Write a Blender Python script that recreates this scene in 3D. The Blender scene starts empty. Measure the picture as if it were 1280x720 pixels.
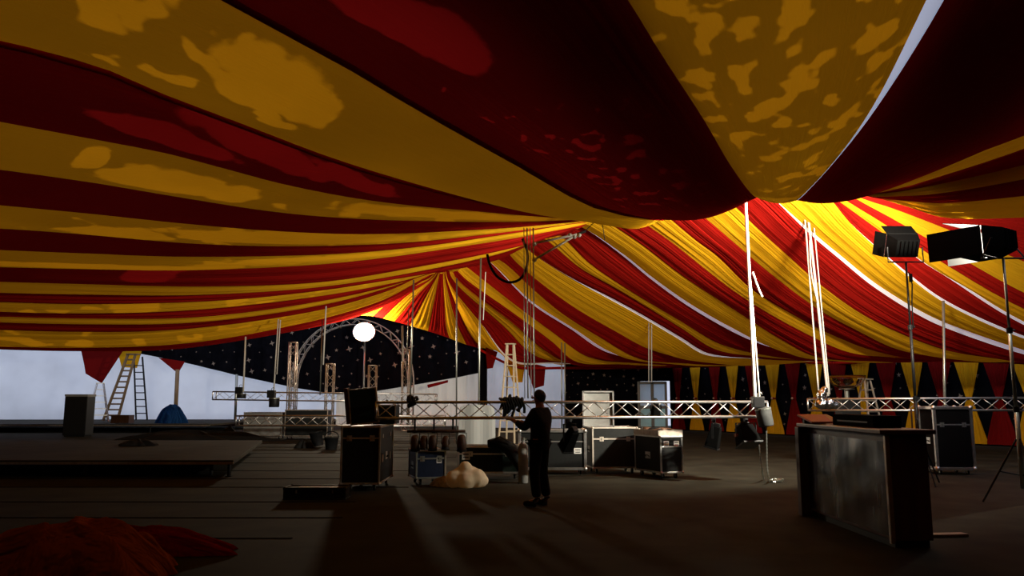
import bpy, bmesh, math, random
from mathutils import Vector, Matrix, Euler
random.seed(11)
SC = bpy.context.scene
COL = SC.collection
PI = math.pi
F = 1000.0
H = 1.6
PITCH = math.atan(140.0 / F)
CP, SP = math.cos(PITCH), math.sin(PITCH)

# ------------------------------------------------------------------ camera
cam_data = bpy.data.cameras.new('camera')
cam_data.sensor_width = 36.0
cam_data.lens = 36.0 * F / 1280.0
cam_data.clip_end = 400
cam = bpy.data.objects.new('camera', cam_data)
cam.location = (0, 0, H)
cam.rotation_euler = (PI / 2 + PITCH, 0, 0)
COL.objects.link(cam)
SC.camera = cam
SC.view_settings.view_transform = 'Standard'
SC.view_settings.look = 'None'
SC.view_settings.gamma = 1
SC.view_settings.exposure = 0
SC.view_settings.use_curve_mapping = False
SC.cycles.use_denoising = True
SC.cycles.max_bounces = 8
SC.cycles.sample_clamp_indirect = 6

def P(x, y, d):
    """world point seen at photo pixel x, y at distance d along the view's ground direction"""
    u, v = (x - 640) / F, (360 - y) / F
    ry = CP - v * SP
    s = d / ry
    return Vector((u * s, d, H + (SP + v * CP) * s))

def G(x, y, z=0.0):
    v = (360 - y) / F
    t = (SP + v * CP) / (CP - v * SP)
    return P(x, y, (z - H) / t)

def PX(x, d, z):
    """world point at depth d and height z in photo column x"""
    t = (z - H) / d
    v = (t * CP - SP) / (CP + t * SP)
    ry = CP - v * SP
    return Vector(((x - 640) / F * d / ry, d, z))

# ------------------------------------------------------------------ materials
def principled(name, color, rough=0.6, metal=0.0, noise=0.0, scale=8.0, bump=0.0, spec=0.5, rnoise=0.0, stretch=None):
    m = bpy.data.materials.new(name)
    m.use_nodes = True
    nt = m.node_tree
    b = nt.nodes['Principled BSDF']
    b.inputs['Base Color'].default_value = (*color, 1)
    b.inputs['Roughness'].default_value = rough
    b.inputs['Metallic'].default_value = metal
    b.inputs['Specular IOR Level'].default_value = spec
    if noise or bump or rnoise:
        tc = nt.nodes.new('ShaderNodeTexCoord')
        n = nt.nodes.new('ShaderNodeTexNoise')
        n.inputs['Scale'].default_value = scale
        n.inputs['Detail'].default_value = 5
        src = tc.outputs['Object']
        if stretch:
            mp = nt.nodes.new('ShaderNodeMapping')
            mp.inputs['Scale'].default_value = stretch
            nt.links.new(src, mp.inputs[0]); src = mp.outputs[0]
        nt.links.new(src, n.inputs['Vector'])
        if noise:
            mr = nt.nodes.new('ShaderNodeMapRange')
            mr.inputs['From Min'].default_value = .3
            mr.inputs['From Max'].default_value = .7
            mr.inputs['To Min'].default_value = 1 - noise
            mr.inputs['To Max'].default_value = 1 + noise
            nt.links.new(n.outputs['Fac'], mr.inputs[0])
            vm = nt.nodes.new('ShaderNodeVectorMath'); vm.operation = 'SCALE'
            vm.inputs[0].default_value = color
            nt.links.new(mr.outputs[0], vm.inputs['Scale'])
            nt.links.new(vm.outputs[0], b.inputs['Base Color'])
        if rnoise:
            mr = nt.nodes.new('ShaderNodeMapRange')
            mr.inputs['From Min'].default_value = .3
            mr.inputs['From Max'].default_value = .7
            mr.inputs['To Min'].default_value = max(0.02, rough - rnoise)
            mr.inputs['To Max'].default_value = min(1, rough + rnoise)
            nt.links.new(n.outputs['Fac'], mr.inputs[0])
            nt.links.new(mr.outputs[0], b.inputs['Roughness'])
        if bump:
            bp = nt.nodes.new('ShaderNodeBump')
            bp.inputs['Strength'].default_value = bump
            bp.inputs['Distance'].default_value = 0.05
            nt.links.new(n.outputs['Fac'], bp.inputs['Height'])
            nt.links.new(bp.outputs[0], b.inputs['Normal'])
    return m

def emission(name, color, strength):
    m = bpy.data.materials.new(name)
    m.use_nodes = True
    nt = m.node_tree
    nt.nodes.clear()
    o = nt.nodes.new('ShaderNodeOutputMaterial')
    e = nt.nodes.new('ShaderNodeEmission')
    e.inputs[0].default_value = (*color, 1)
    e.inputs[1].default_value = strength
    nt.links.new(e.outputs[0], o.inputs[0])
    return m

class NT:
    """tiny helper for math node chains"""
    def __init__(s, nt): s.nt = nt
    def m(s, op, a, b=None, c=None, clamp=False):
        n = s.nt.nodes.new('ShaderNodeMath'); n.operation = op; n.use_clamp = clamp
        for i, v in enumerate((a, b, c)):
            if v is None: continue
            if isinstance(v, (int, float)): n.inputs[i].default_value = v
            else: s.nt.links.new(v, n.inputs[i])
        return n.outputs[0]

def fabric(name, diff, trans, folds=0.25, fold_scale=(40, 1.5, 1), blobs=(), speck=None, dapple_gain=2.3, rough_spec=0.0):
    """thin cloth: reflects diff, lets trans through from the daylight behind it; blobs and speck paint bright sun dapples into the translucency"""
    m = bpy.data.materials.new(name)
    m.use_nodes = True
    nt = m.node_tree
    nt.nodes.clear()
    k = NT(nt)
    out = nt.nodes.new('ShaderNodeOutputMaterial')
    add = nt.nodes.new('ShaderNodeAddShader')
    d = nt.nodes.new('ShaderNodeBsdfDiffuse')
    t = nt.nodes.new('ShaderNodeBsdfTranslucent')
    d.inputs[0].default_value = (*diff, 1)
    uv = nt.nodes.new('ShaderNodeUVMap')
    sep = nt.nodes.new('ShaderNodeSeparateXYZ')
    nt.links.new(uv.outputs[0], sep.inputs[0])
    tc = nt.nodes.new('ShaderNodeTexCoord')
    mask = None
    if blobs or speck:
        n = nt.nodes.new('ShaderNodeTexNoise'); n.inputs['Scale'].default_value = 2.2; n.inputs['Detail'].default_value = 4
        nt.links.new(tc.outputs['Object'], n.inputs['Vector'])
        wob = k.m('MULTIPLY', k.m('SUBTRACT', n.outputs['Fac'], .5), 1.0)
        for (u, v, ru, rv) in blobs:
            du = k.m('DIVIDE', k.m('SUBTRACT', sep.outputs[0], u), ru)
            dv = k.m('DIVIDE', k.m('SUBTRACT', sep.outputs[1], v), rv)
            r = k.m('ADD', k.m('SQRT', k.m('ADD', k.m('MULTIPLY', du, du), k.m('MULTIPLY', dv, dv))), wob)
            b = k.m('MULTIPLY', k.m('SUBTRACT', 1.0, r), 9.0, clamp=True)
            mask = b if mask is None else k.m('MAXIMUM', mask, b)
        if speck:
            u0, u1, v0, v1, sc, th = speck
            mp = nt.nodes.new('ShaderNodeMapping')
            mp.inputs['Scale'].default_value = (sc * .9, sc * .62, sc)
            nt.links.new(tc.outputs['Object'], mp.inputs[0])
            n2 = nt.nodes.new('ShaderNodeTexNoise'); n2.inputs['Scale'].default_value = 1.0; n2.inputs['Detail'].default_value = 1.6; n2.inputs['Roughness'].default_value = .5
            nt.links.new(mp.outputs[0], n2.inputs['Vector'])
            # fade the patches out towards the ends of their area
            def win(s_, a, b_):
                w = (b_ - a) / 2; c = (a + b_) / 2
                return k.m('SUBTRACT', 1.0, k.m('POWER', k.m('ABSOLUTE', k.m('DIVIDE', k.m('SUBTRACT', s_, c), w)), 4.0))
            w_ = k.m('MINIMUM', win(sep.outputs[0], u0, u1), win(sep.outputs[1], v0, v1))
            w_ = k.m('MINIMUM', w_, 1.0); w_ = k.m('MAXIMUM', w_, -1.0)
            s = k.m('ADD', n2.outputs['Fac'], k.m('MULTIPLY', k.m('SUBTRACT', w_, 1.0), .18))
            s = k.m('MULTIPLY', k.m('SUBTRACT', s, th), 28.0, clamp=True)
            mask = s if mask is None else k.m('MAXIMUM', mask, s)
    vm = nt.nodes.new('ShaderNodeVectorMath'); vm.operation = 'SCALE'
    vm.inputs[0].default_value = trans
    n3 = nt.nodes.new('ShaderNodeTexNoise'); n3.inputs['Scale'].default_value = .5; n3.inputs['Detail'].default_value = 3
    nt.links.new(tc.outputs['Object'], n3.inputs['Vector'])
    base = k.m('ADD', .72, k.m('MULTIPLY', n3.outputs['Fac'], .56))
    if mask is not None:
        base = k.m('MULTIPLY', base, k.m('ADD', 1.0, k.m('MULTIPLY', mask, dapple_gain - 1.0)))
    nt.links.new(base, vm.inputs['Scale'])
    nt.links.new(vm.outputs[0], t.inputs[0])
    if folds:
        mp = nt.nodes.new('ShaderNodeMapping'); mp.inputs['Scale'].default_value = fold_scale
        nt.links.new(uv.outputs[0], mp.inputs[0])
        n4 = nt.nodes.new('ShaderNodeTexNoise'); n4.inputs['Scale'].default_value = 1.0; n4.inputs['Detail'].default_value = 3
        nt.links.new(mp.outputs[0], n4.inputs['Vector'])
        bp = nt.nodes.new('ShaderNodeBump'); bp.inputs['Strength'].default_value = folds; bp.inputs['Distance'].default_value = .5
        nt.links.new(n4.outputs['Fac'], bp.inputs['Height'])
        nt.links.new(bp.outputs[0], d.inputs['Normal'])
    nt.links.new(d.outputs[0], add.inputs[0])
    nt.links.new(t.outputs[0], add.inputs[1])
    nt.links.new(add.outputs[0], out.inputs[0])
    return m

YD, YT = (.78, .41, .012), (.185, .066, .0011)
RD, RT = (.42, .012, .008), (.034, .0007, .0005)
M = {}
M['yellow'] = fabric('yellow lining cloth', YD, YT)
M['red'] = fabric('red lining cloth', RD, RT)
M['sheet'] = fabric('white roof sheet', (.6, .6, .62), (.72, .72, .76), folds=0)
M['white_wall'] = fabric('white tent wall', (.3, .31, .33), (.60, .62, .64), folds=.5, fold_scale=(9, 3, 1))
M['cream_wall'] = fabric('cream tent wall', (.6, .54, .44), (.44, .38, .29), folds=.5, fold_scale=(30, 2, 1))
M['black_cloth'] = principled('black cloth', (.005, .005, .0075), .95, noise=.3, scale=2, spec=.0)
M['star'] = principled('pale star print', (.26, .20, .16), .8)
M['dark_lining'] = principled('dark side wall', (.012, .006, .005), .95, spec=.05)
M['floor'] = principled('dark floor boards', (.029, .028, .021), .85, noise=.35, scale=1.2, bump=.15, spec=.06)
M['alu'] = principled('truss aluminium', (.72, .71, .70), .38, 1.0, noise=.15, scale=14)
M['alu_dull'] = principled('dull aluminium', (.5, .44, .38), .5, .8, noise=.2, scale=10)
M['steel'] = principled('galvanised steel', (.38, .40, .36), .35, .8)
M['black'] = principled('black paint', (.010, .010, .011), .5, noise=.2, scale=20, spec=.25)
M['rubber'] = principled('black rubber', (.008, .008, .008), .8, spec=.2)
M['case_black'] = principled('black case laminate', (.012, .013, .013), .5, noise=.2, scale=30, spec=.2)
M['case_green'] = principled('dark green case laminate', (.010, .018, .014), .5, noise=.2, scale=30, spec=.2)
M['case_blue'] = principled('dark blue case laminate', (.010, .018, .045), .5, noise=.2, scale=30, spec=.2)
M['case_matte'] = principled('matte black case laminate', (.005, .005, .006), .9, spec=.05)
M['rope'] = principled('white rope', (.75, .72, .66), .85)
M['wood'] = principled('pale ladder wood', (.24, .15, .07), .6, noise=.25, scale=9, stretch=(1, 1, .2))
M['wood_dark'] = principled('dark brown wood', (.06, .024, .010), .5, noise=.3, scale=7, stretch=(1, 1, .15), spec=.3)
M['drape_red'] = fabric('red hourglass drape cloth', (.20, .008, .008), (0, 0, 0), folds=.3, fold_scale=(14, 1, 1))
M['drape_yellow'] = fabric('yellow hourglass drape cloth', (.75, .39, .012), (0, 0, 0), folds=.3, fold_scale=(14, 1, 1))
M['wood_pale'] = principled('pale worn wood', (.55, .46, .32), .6, noise=.15, scale=9)
M['matte'] = principled('matte black heat paint', (.004, .004, .004), .95, spec=.03)
M['paper'] = principled('white label paper', (.7, .7, .68), .7)

# ------------------------------------------------------------------ mesh builder
class MB:
    def __init__(s):
        s.v = []; s.f = []; s.mi = []; s.uv = {}
    def add(s, vs, fs, mi=0):
        o = len(s.v)
        s.v += [Vector(v) for v in vs]
        for f in fs:
            s.f.append([i + o for i in f]); s.mi.append(mi)
        return o
    def box(s, c, size, R=None, taper=1.0, mi=0):
        c = Vector(c); hx, hy, hz = [q / 2 for q in size]
        vs = []
        for z in (-hz, hz):
            k = 1.0 if z < 0 else taper
            for x, y in ((-hx, -hy), (hx, -hy), (hx, hy), (-hx, hy)):
                p = Vector((x * k, y * k, z))
                vs.append(c + (R @ p if R is not None else p))
        s.add(vs, [(3, 2, 1, 0), (4, 5, 6, 7), (0, 1, 5, 4), (1, 2, 6, 5), (2, 3, 7, 6), (3, 0, 4, 7)], mi)
        return s
    def tube(s, p, q, r, n=8, r2=None, cap=True, mi=0):
        p, q = Vector(p), Vector(q)
        a = (q - p)
        if a.length < 1e-6: return s
        a.normalize()
        b = a.orthogonal().normalized(); c = a.cross(b)
        r2 = r if r2 is None else r2
        vs = [p + (b * math.cos(2 * PI * i / n) + c * math.sin(2 * PI * i / n)) * r for i in range(n)]
        vs += [q + (b * math.cos(2 * PI * i / n) + c * math.sin(2 * PI * i / n)) * r2 for i in range(n)]
        fs = [(i, (i + 1) % n, n + (i + 1) % n, n + i) for i in range(n)]
        if cap: fs += [tuple(range(n - 1, -1, -1)), tuple(range(n, 2 * n))]
        s.add(vs, fs, mi); return s
    def path(s, pts, r, n=6, cyclic=False, mi=0):
        pts = [Vector(p) for p in pts]; m = len(pts)
        rr = r if isinstance(r, (list, tuple)) else [r] * m
        up = None; vs = []
        for i, p in enumerate(pts):
            a = (pts[min(i + 1, m - 1)] - pts[max(i - 1, 0)])
            a = a.normalized() if a.length > 1e-9 else Vector((0, 0, 1))
            if up is None: up = a.orthogonal().normalized()
            up = (up - a * up.dot(a))
            up = up.normalized() if up.length > 1e-6 else a.orthogonal().normalized()
            c = a.cross(up)
            vs += [p + (up * math.cos(2 * PI * k / n) + c * math.sin(2 * PI * k / n)) * rr[i] for k in range(n)]
        fs = []
        for i in range(m - 1):
            for k in range(n):
                fs.append((i * n + k, i * n + (k + 1) % n, (i + 1) * n + (k + 1) % n, (i + 1) * n + k))
        fs += [tuple(range(n - 1, -1, -1)), tuple(range((m - 1) * n, m * n))]
        s.add(vs, fs, mi); return s
    def lathe(s, prof, c=(0, 0, 0), n=20, R=None, mi=0):
        c = Vector(c); vs = []
        for (r, z) in prof:
            for i in range(n):
                p = Vector((r * math.cos(2 * PI * i / n), r * math.sin(2 * PI * i / n), z))
                vs.append(c + (R @ p if R is not None else p))
        fs = []
        for j in range(len(prof) - 1):
            for i in range(n):
                fs.append((j * n + i, j * n + (i + 1) % n, (j + 1) * n + (i + 1) % n, (j + 1) * n + i))
        fs += [tuple(range(n - 1, -1, -1)), tuple(range((len(prof) - 1) * n, len(prof) * n))]
        s.add(vs, fs, mi); return s
    def ball(s, c, r, n=10, mi=0):
        rr = (r, r, r) if isinstance(r, (int, float)) else r
        c = Vector(c); vs = [c + Vector((0, 0, rr[2]))]; h = n // 2
        for j in range(1, h):
            a = PI * j / h
            for i in range(n):
                b = 2 * PI * i / n
                vs.append(c + Vector((rr[0] * math.sin(a) * math.cos(b), rr[1] * math.sin(a) * math.sin(b), rr[2] * math.cos(a))))
        vs.append(c - Vector((0, 0, rr[2]))); L = len(vs) - 1
        fs = [(0, 1 + i, 1 + (i + 1) % n) for i in range(n)]
        for j in range(h - 2):
            for i in range(n):
                fs.append((1 + j * n + i, 1 + (j + 1) * n + i, 1 + (j + 1) * n + (i + 1) % n, 1 + j * n + (i + 1) % n))
        fs += [(L, 1 + (h - 2) * n + (i + 1) % n, 1 + (h - 2) * n + i) for i in range(n)]
        s.add(vs, fs, mi); return s
    def grid(s, rows, uv=True, mi=0):
        m, n = len(rows), len(rows[0])
        o = s.add([p for r in rows for p in r], [(i * n + j, i * n + j + 1, (i + 1) * n + j + 1, (i + 1) * n + j) for i in range(m - 1) for j in range(n - 1)], mi)
        for i in range(m):
            for j in range(n):
                s.uv[o + i * n + j] = (j / (n - 1), i / (m - 1))
        return s
    def prism(s, poly, vec, mi=0):
        poly = [Vector(p) for p in poly]; vec = Vector(vec); n = len(poly)
        s.add(poly + [p + vec for p in poly], [tuple(range(n - 1, -1, -1)), tuple(range(n, 2 * n))] + [(i, (i + 1) % n, n + (i + 1) % n, n + i) for i in range(n)], mi)
        return s
    def build(s, name, mat, parent=None, smooth=False, origin=None, bevel=0.0, solid=0.0):
        me = bpy.data.meshes.new(name)
        o = Vector(origin) if origin is not None else Vector((0, 0, 0))
        me.from_pydata([tuple(v - o) for v in s.v], [], s.f)
        mats = mat if isinstance(mat, (list, tuple)) else [mat]
        for q in mats: me.materials.append(q)
        for p, i in zip(me.polygons, s.mi):
            p.material_index = i; p.use_smooth = smooth
        if s.uv:
            l = me.uv_layers.new(name='UVMap')
            for lp in me.loops:
                l.data[lp.index].uv = s.uv.get(lp.vertex_index, (0, 0))
        bm = bmesh.new(); bm.from_mesh(me)
        if not s.uv: bmesh.ops.recalc_face_normals(bm, faces=bm.faces)
        if bevel:
            es = [e for e in bm.edges if len(e.link_faces) == 2 and e.calc_face_angle(0) > .5]
            bmesh.ops.bevel(bm, geom=es, offset=bevel, segments=2, affect='EDGES', profile=.6)
        bm.to_mesh(me); bm.free()
        ob = bpy.data.objects.new(name, me)
        COL.objects.link(ob)
        if solid:
            md = ob.modifiers.new('thickness', 'SOLIDIFY'); md.thickness = solid; md.offset = 0
        if parent is not None: ob.parent = parent
        elif origin is not None: ob.location = o
        return ob

def tag(o, label=None, cat=None, group=None, kind=None):
    if label: o['label'] = label
    if cat: o['category'] = cat
    if group: o['group'] = group
    if kind: o['kind'] = kind
    return o

def thing(name, label, cat, loc=(0, 0, 0), rz=0.0, group=None):
    o = bpy.data.objects.new(name, None)
    o.empty_display_size = .1
    COL.objects.link(o)
    o.location = loc; o.rotation_euler = (0, 0, rz)
    return tag(o, label, cat, group)

def struct(o, label=None):
    o['kind'] = 'structure'
    if label: o['label'] = label
    return o

def copy_tree(o, parent=None):
    c = o.copy(); COL.objects.link(c)
    if parent is not None: c.parent = parent
    for ch in o.children: copy_tree(ch, c)
    return c

def catmull(pts, n):
    """n points evenly spread along a smooth curve through pts"""
    pts = [Vector(p) for p in pts]
    if len(pts) == 2: dense = [pts[0].lerp(pts[1], i / 40) for i in range(41)]
    else:
        ext = [pts[0] * 2 - pts[1]] + pts + [pts[-1] * 2 - pts[-2]]
        dense = []
        for i in range(1, len(ext) - 2):
            p0, p1, p2, p3 = ext[i - 1:i + 3]
            t0 = 0; t1 = t0 + max((p1 - p0).length, 1e-6) ** .5; t2 = t1 + max((p2 - p1).length, 1e-6) ** .5; t3 = t2 + max((p3 - p2).length, 1e-6) ** .5
            for k in range(16):
                t = t1 + (t2 - t1) * k / 16
                a1 = p0 * ((t1 - t) / (t1 - t0)) + p1 * ((t - t0) / (t1 - t0))
                a2 = p1 * ((t2 - t) / (t2 - t1)) + p2 * ((t - t1) / (t2 - t1))
                a3 = p2 * ((t3 - t) / (t3 - t2)) + p3 * ((t - t2) / (t3 - t2))
                b1 = a1 * ((t2 - t) / (t2 - t0)) + a2 * ((t - t0) / (t2 - t0))
                b2 = a2 * ((t3 - t) / (t3 - t1)) + a3 * ((t - t1) / (t3 - t1))
                dense.append(b1 * ((t2 - t) / (t2 - t1)) + b2 * ((t - t1) / (t2 - t1)))
        dense.append(pts[-1])
    L = [0]
    for a, b in zip(dense, dense[1:]): L.append(L[-1] + (b - a).length)
    out = []; j = 0
    for i in range(n):
        s = L[-1] * i / (n - 1)
        while j < len(L) - 2 and L[j + 1] < s: j += 1
        f = (s - L[j]) / max(L[j + 1] - L[j], 1e-9)
        out.append(dense[j].lerp(dense[j + 1], min(max(f, 0), 1)))
    return out

def panel_grid(c0, c1, nu, sag, ripple=0.0, nr=3, seed=0):
    """rows of a cloth strip between two edge curves, hanging slightly between them; ripple adds soft lengthwise folds"""
    rows = []
    N_ = len(c0)
    for i, (a, b) in enumerate(zip(c0, c1)):
        w = (b - a).length * (1 - max(0, i / (N_ - 1) - .86) / .14)
        r = []
        for j in range(nu):
            u = j / (nu - 1)
            p = a.lerp(b, u)
            dz = sag * w * math.sin(PI * u)
            if ripple: dz += ripple * min(w, 1.0) * math.sin(PI * u) ** .5 * math.sin(u * PI * 2 * nr + seed + .05 * i)
            r.append(Vector((p.x, p.y, p.z - dz)))
        rows.append(r)
    return rows
# ------------------------------------------------------------------ tent lining
def project(p):
    x, y, z = p.x, p.y, p.z - H
    fw = y * CP + z * SP; up = z * CP - y * SP
    if fw < .1: return (-9999, -9999)
    return (640 + F * x / fw, 360 - F * up / fw)

def uv_at(rows, px, py):
    best = None
    for i, r in enumerate(rows):
        for j, p in enumerate(r):
            q = project(p); d = (q[0] - px) ** 2 + (q[1] - py) ** 2
            if best is None or d < best[0]: best = (d, j / (len(r) - 1), i / (len(rows) - 1))
    return best[1], best[2]

def ridge(px):
    pts = [(400, 345, 46), (560, 331, 42), (650, 290, 31), (740, 258, 25), (850, 222, 21.5), (950, 188, 19), (1040, 168, 17.8), (1150, 150, 17), (1250, 130, 16.5), (1600, 60, 16)]
    for a, b in zip(pts, pts[1:]):
        if a[0] <= px <= b[0] or b is pts[-1]:
            t = (px - a[0]) / (b[0] - a[0])
            return P(px, a[1] + t * (b[1] - a[1]), 1 / ((1 - t) / a[2] + t / b[2]))

A = Vector
# edge curves of the near canopy, listed clockwise from the far left edge round to the right
LEFT = lambda y, d: [P(-420, y[0], d * .92), P(-120, y[1], d * .96)]
n_edges = {}
def ne(key, start, pix, rpx):
    pts = list(start) + [P(*q) for q in pix]
    r = ridge(rpx); l = pts[-1]
    mid = l.lerp(r, .45); mid.z -= .35
    n_edges[key] = catmull(pts + [mid, r], 70)

# left edge y at column 100 -> run of the edge in the photo -> ridge column
ne('b0', [A((-8, -4, 5.6)), A((-4.9, 2.8, 5.2))], [(294, 0, 6.8), (362, 38, 7.2), (438, 80, 7.9), (522, 131, 9), (640, 198, 10.7), (750, 258, 13.2), (815, 271, 14.2)], 850)
ne('b1', [A((-13, 4.5, 5.6)), A((-8, 6.2, 5.3))], [(100, 76, 8), (205, 118, 9), (311, 158, 9.9), (417, 198, 11.2), (522, 230, 12.6), (640, 257, 14.4), (742, 270, 15.8)], 790)
ne('b2', LEFT((95, 132), 9.4), [(100, 171, 10.2), (227, 196, 11), (353, 230, 12.2), (480, 253, 13.8), (640, 267, 15.4), (740, 271, 17)], 780)
ne('b3', LEFT((175, 198), 11.6), [(100, 226, 12.4), (227, 247, 13), (353, 266, 13.8), (480, 275, 14.8), (640, 276, 16.4), (735, 272, 17.8)], 775)
ne('b4', LEFT((232, 247), 13.8), [(100, 266, 14.5), (246, 281, 15), (400, 291, 16), (500, 290, 17), (620, 282, 18), (733, 273, 19)], 770)
ne('b5', LEFT((268, 279), 15.6), [(100, 292, 16.3), (246, 303, 17), (400, 305, 18), (500, 302, 18.6), (610, 290, 19.4), (730, 274, 20)], 765)
ne('b6', LEFT((298, 307), 17.6), [(100, 316, 18.5), (246, 319, 19), (400, 315, 20), (533, 304, 20.6), (620, 291, 20.8), (727, 275, 21)], 760)
ne('b7', LEFT((322, 330), 19.2), [(100, 336, 20), (217, 337, 20.6), (400, 329, 21.6), (550, 310, 22), (653, 293, 22.2), (722, 277, 22.5)], 752)
ne('b8', LEFT((342, 348), 21), [(100, 354, 22), (246, 358, 23), (400, 352, 24.5), (520, 332, 25), (633, 309, 25), (715, 282, 25)], 740)
ne('b9', LEFT((354, 361), 23), [(100, 367, 24), (246, 366, 25), (400, 356, 26), (520, 337, 27), (630, 312, 27), (710, 285, 26)], 735)
ne('b10', LEFT((367, 373), 24), [(100, 380, 25), (217, 378, 26), (304, 372, 27), (400, 360, 28), (500, 343, 30), (560, 330, 33)], 600)
ne('b11', LEFT((376, 383), 26), [(100, 390, 27), (246, 386, 28), (400, 368, 30), (500, 348, 33), (555, 333, 36)], 570)
ne('b12', LEFT((384, 391), 27), [(100, 397, 28), (246, 396, 29.5), (400, 375, 32), (490, 354, 36), (548, 336, 40)], 562)
ne('b13', LEFT((389, 396), 28.5), [(100, 403, 29.5), (246, 401, 31), (400, 380, 34), (485, 358, 38), (545, 337, 41)], 560)
ne('b14', LEFT((398, 405), 31), [(100, 412, 32), (217, 409, 33.5), (400, 385, 37), (480, 364, 40), (545, 339, 42)], 558)
ne('b15', LEFT((417, 425), 36), [(100, 431, 37), (246, 426, 38), (400, 396, 41), (485, 370, 43), (548, 340, 42.5)], 557)
ne('b16', LEFT((424, 432), 39), [(100, 438, 40), (217, 436, 40.5), (304, 424, 42), (400, 407, 44.5), (457, 392, 46), (505, 372, 46), (551, 341, 43)], 557)
# right of b0
ne('c0', [A((-3.4, -4, 5.4)), A((-.9, 2.5, 5.0))], [(785, 0, 6.3), (828, 70, 7), (880, 150, 8.4), (912, 205, 9.8), (941, 244, 11.4)], 955)
ne('c1', [A((1.3, -4, 5.4)), A((2.55, 2.8, 5.05))], [(1158, 0, 6.4), (1093, 130, 8.0), (1040, 205, 9.9), (998, 249, 11.6)], 1010)
ne('c2', [A((1.45, -4, 5.4)), A((2.68, 2.8, 5.05))], [(1180, 0, 6.4), (1099, 130, 8.0), (1041, 205, 9.9), (999, 249, 11.65)], 1012)
ne('c3', [A((14, -2, 5.6)), P(1650, -80, 8.5), P(1400, 105, 9.8)], [(1280, 165, 9.6), (1180, 208, 10.2), (1104, 234, 11.2), (1045, 244, 11.9)], 1060)
ne('c4', [A((18, 3, 5.6)), P(1650, 40, 9.6), P(1400, 135, 10.6)], [(1280, 186, 10), (1180, 219, 10.5), (1112, 238, 11.5), (1060, 243, 12.2)], 1080)
ne('c5', [P(1750, 60, 9.6), P(1650, 90, 9.8), P(1400, 170, 10.1)], [(1280, 206, 10.4), (1180, 229, 10.9), (1112, 241, 11.9), (1068, 243, 12.5)], 1100)
ne('c6', [P(1750, 110, 10), P(1650, 130, 10.2), P(1400, 196, 10.5)], [(1280, 224, 10.8), (1180, 241, 11.3), (1120, 245, 12.2), (1078, 243, 12.8)], 1120)
ne('c7', [P(1750, 180, 10.4), P(1650, 190, 10.6), P(1400, 230, 11)], [(1280, 245, 11.3), (1180, 254, 11.8), (1130, 250, 12.6), (1090, 243, 13.2)], 1150)
ne('c8', [P(1750, 230, 11), P(1650, 240, 11.2), P(1400, 268, 11.7)], [(1280, 272, 12), (1180, 272, 12.5), (1135, 257, 13.1), (1100, 243, 13.6)], 1180)

def between(keys, tbl):
    return [(tbl[a], tbl[b], col) for a, b, col in keys]

near = [('b1', 'b0', 'Y', .10, 0), ('b0', 'c0', 'R', .10, 0), ('c0', 'c1', 'Y', .11, 0), ('c1', 'c2', 'W', 0, 0), ('c2', 'c3', 'R', .10, 0),
        ('c3', 'c4', 'Y', .04, .03), ('c4', 'c5', 'R', .04, .03), ('c5', 'c6', 'Y', .04, .03), ('c6', 'c7', 'R', .04, .03), ('c7', 'c8', 'Y', .04, .04),
        ('b2', 'b1', 'R', .05, .0), ('b3', 'b2', 'Y', .06, .02), ('b4', 'b3', 'R', .05, .02), ('b5', 'b4', 'Y', .06, .02), ('b6', 'b5', 'R', .05, .03),
        ('b7', 'b6', 'Y', .06, .03), ('b8', 'b7', 'R', .05, .04), ('b9', 'b8', 'Y', .05, .04), ('b10', 'b9', 'R', .05, .05), ('b11', 'b10', 'Y', .05, .05),
        ('b12', 'b11', 'R', .05, .05), ('b13', 'b12', 'Y', .05, .05), ('b14', 'b13', 'R', .05, .06), ('b15', 'b14', 'Y', .05, .12), ('b16', 'b15', 'R', .03, .06)]

ceil_near = bpy.data.objects.new('ceiling', None); COL.objects.link(ceil_near)
struct(ceil_near, 'sagging red and yellow striped lining hanging over the near half of the tent')
patches = {  # sun dapples painted into the cloth's translucency, given as photo spots (x, y, half-width across, half-length along)
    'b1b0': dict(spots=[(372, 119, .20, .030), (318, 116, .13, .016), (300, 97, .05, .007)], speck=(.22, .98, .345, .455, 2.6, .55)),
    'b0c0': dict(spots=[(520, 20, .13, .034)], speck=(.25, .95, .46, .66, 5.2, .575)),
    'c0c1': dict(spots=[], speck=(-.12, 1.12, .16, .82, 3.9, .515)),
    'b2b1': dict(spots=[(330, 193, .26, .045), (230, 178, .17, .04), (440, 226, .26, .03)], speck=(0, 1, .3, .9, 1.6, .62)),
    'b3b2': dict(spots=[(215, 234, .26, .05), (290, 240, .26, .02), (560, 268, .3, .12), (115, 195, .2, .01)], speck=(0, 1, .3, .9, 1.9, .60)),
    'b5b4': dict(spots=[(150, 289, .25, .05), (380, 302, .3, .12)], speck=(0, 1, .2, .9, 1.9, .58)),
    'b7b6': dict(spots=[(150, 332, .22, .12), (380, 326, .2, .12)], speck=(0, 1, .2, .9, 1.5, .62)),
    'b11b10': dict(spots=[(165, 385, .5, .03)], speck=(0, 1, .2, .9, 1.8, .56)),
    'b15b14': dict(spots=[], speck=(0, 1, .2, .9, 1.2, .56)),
    'b8b7': dict(spots=[(190, 346, .4, .03)], speck=None),
}
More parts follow.
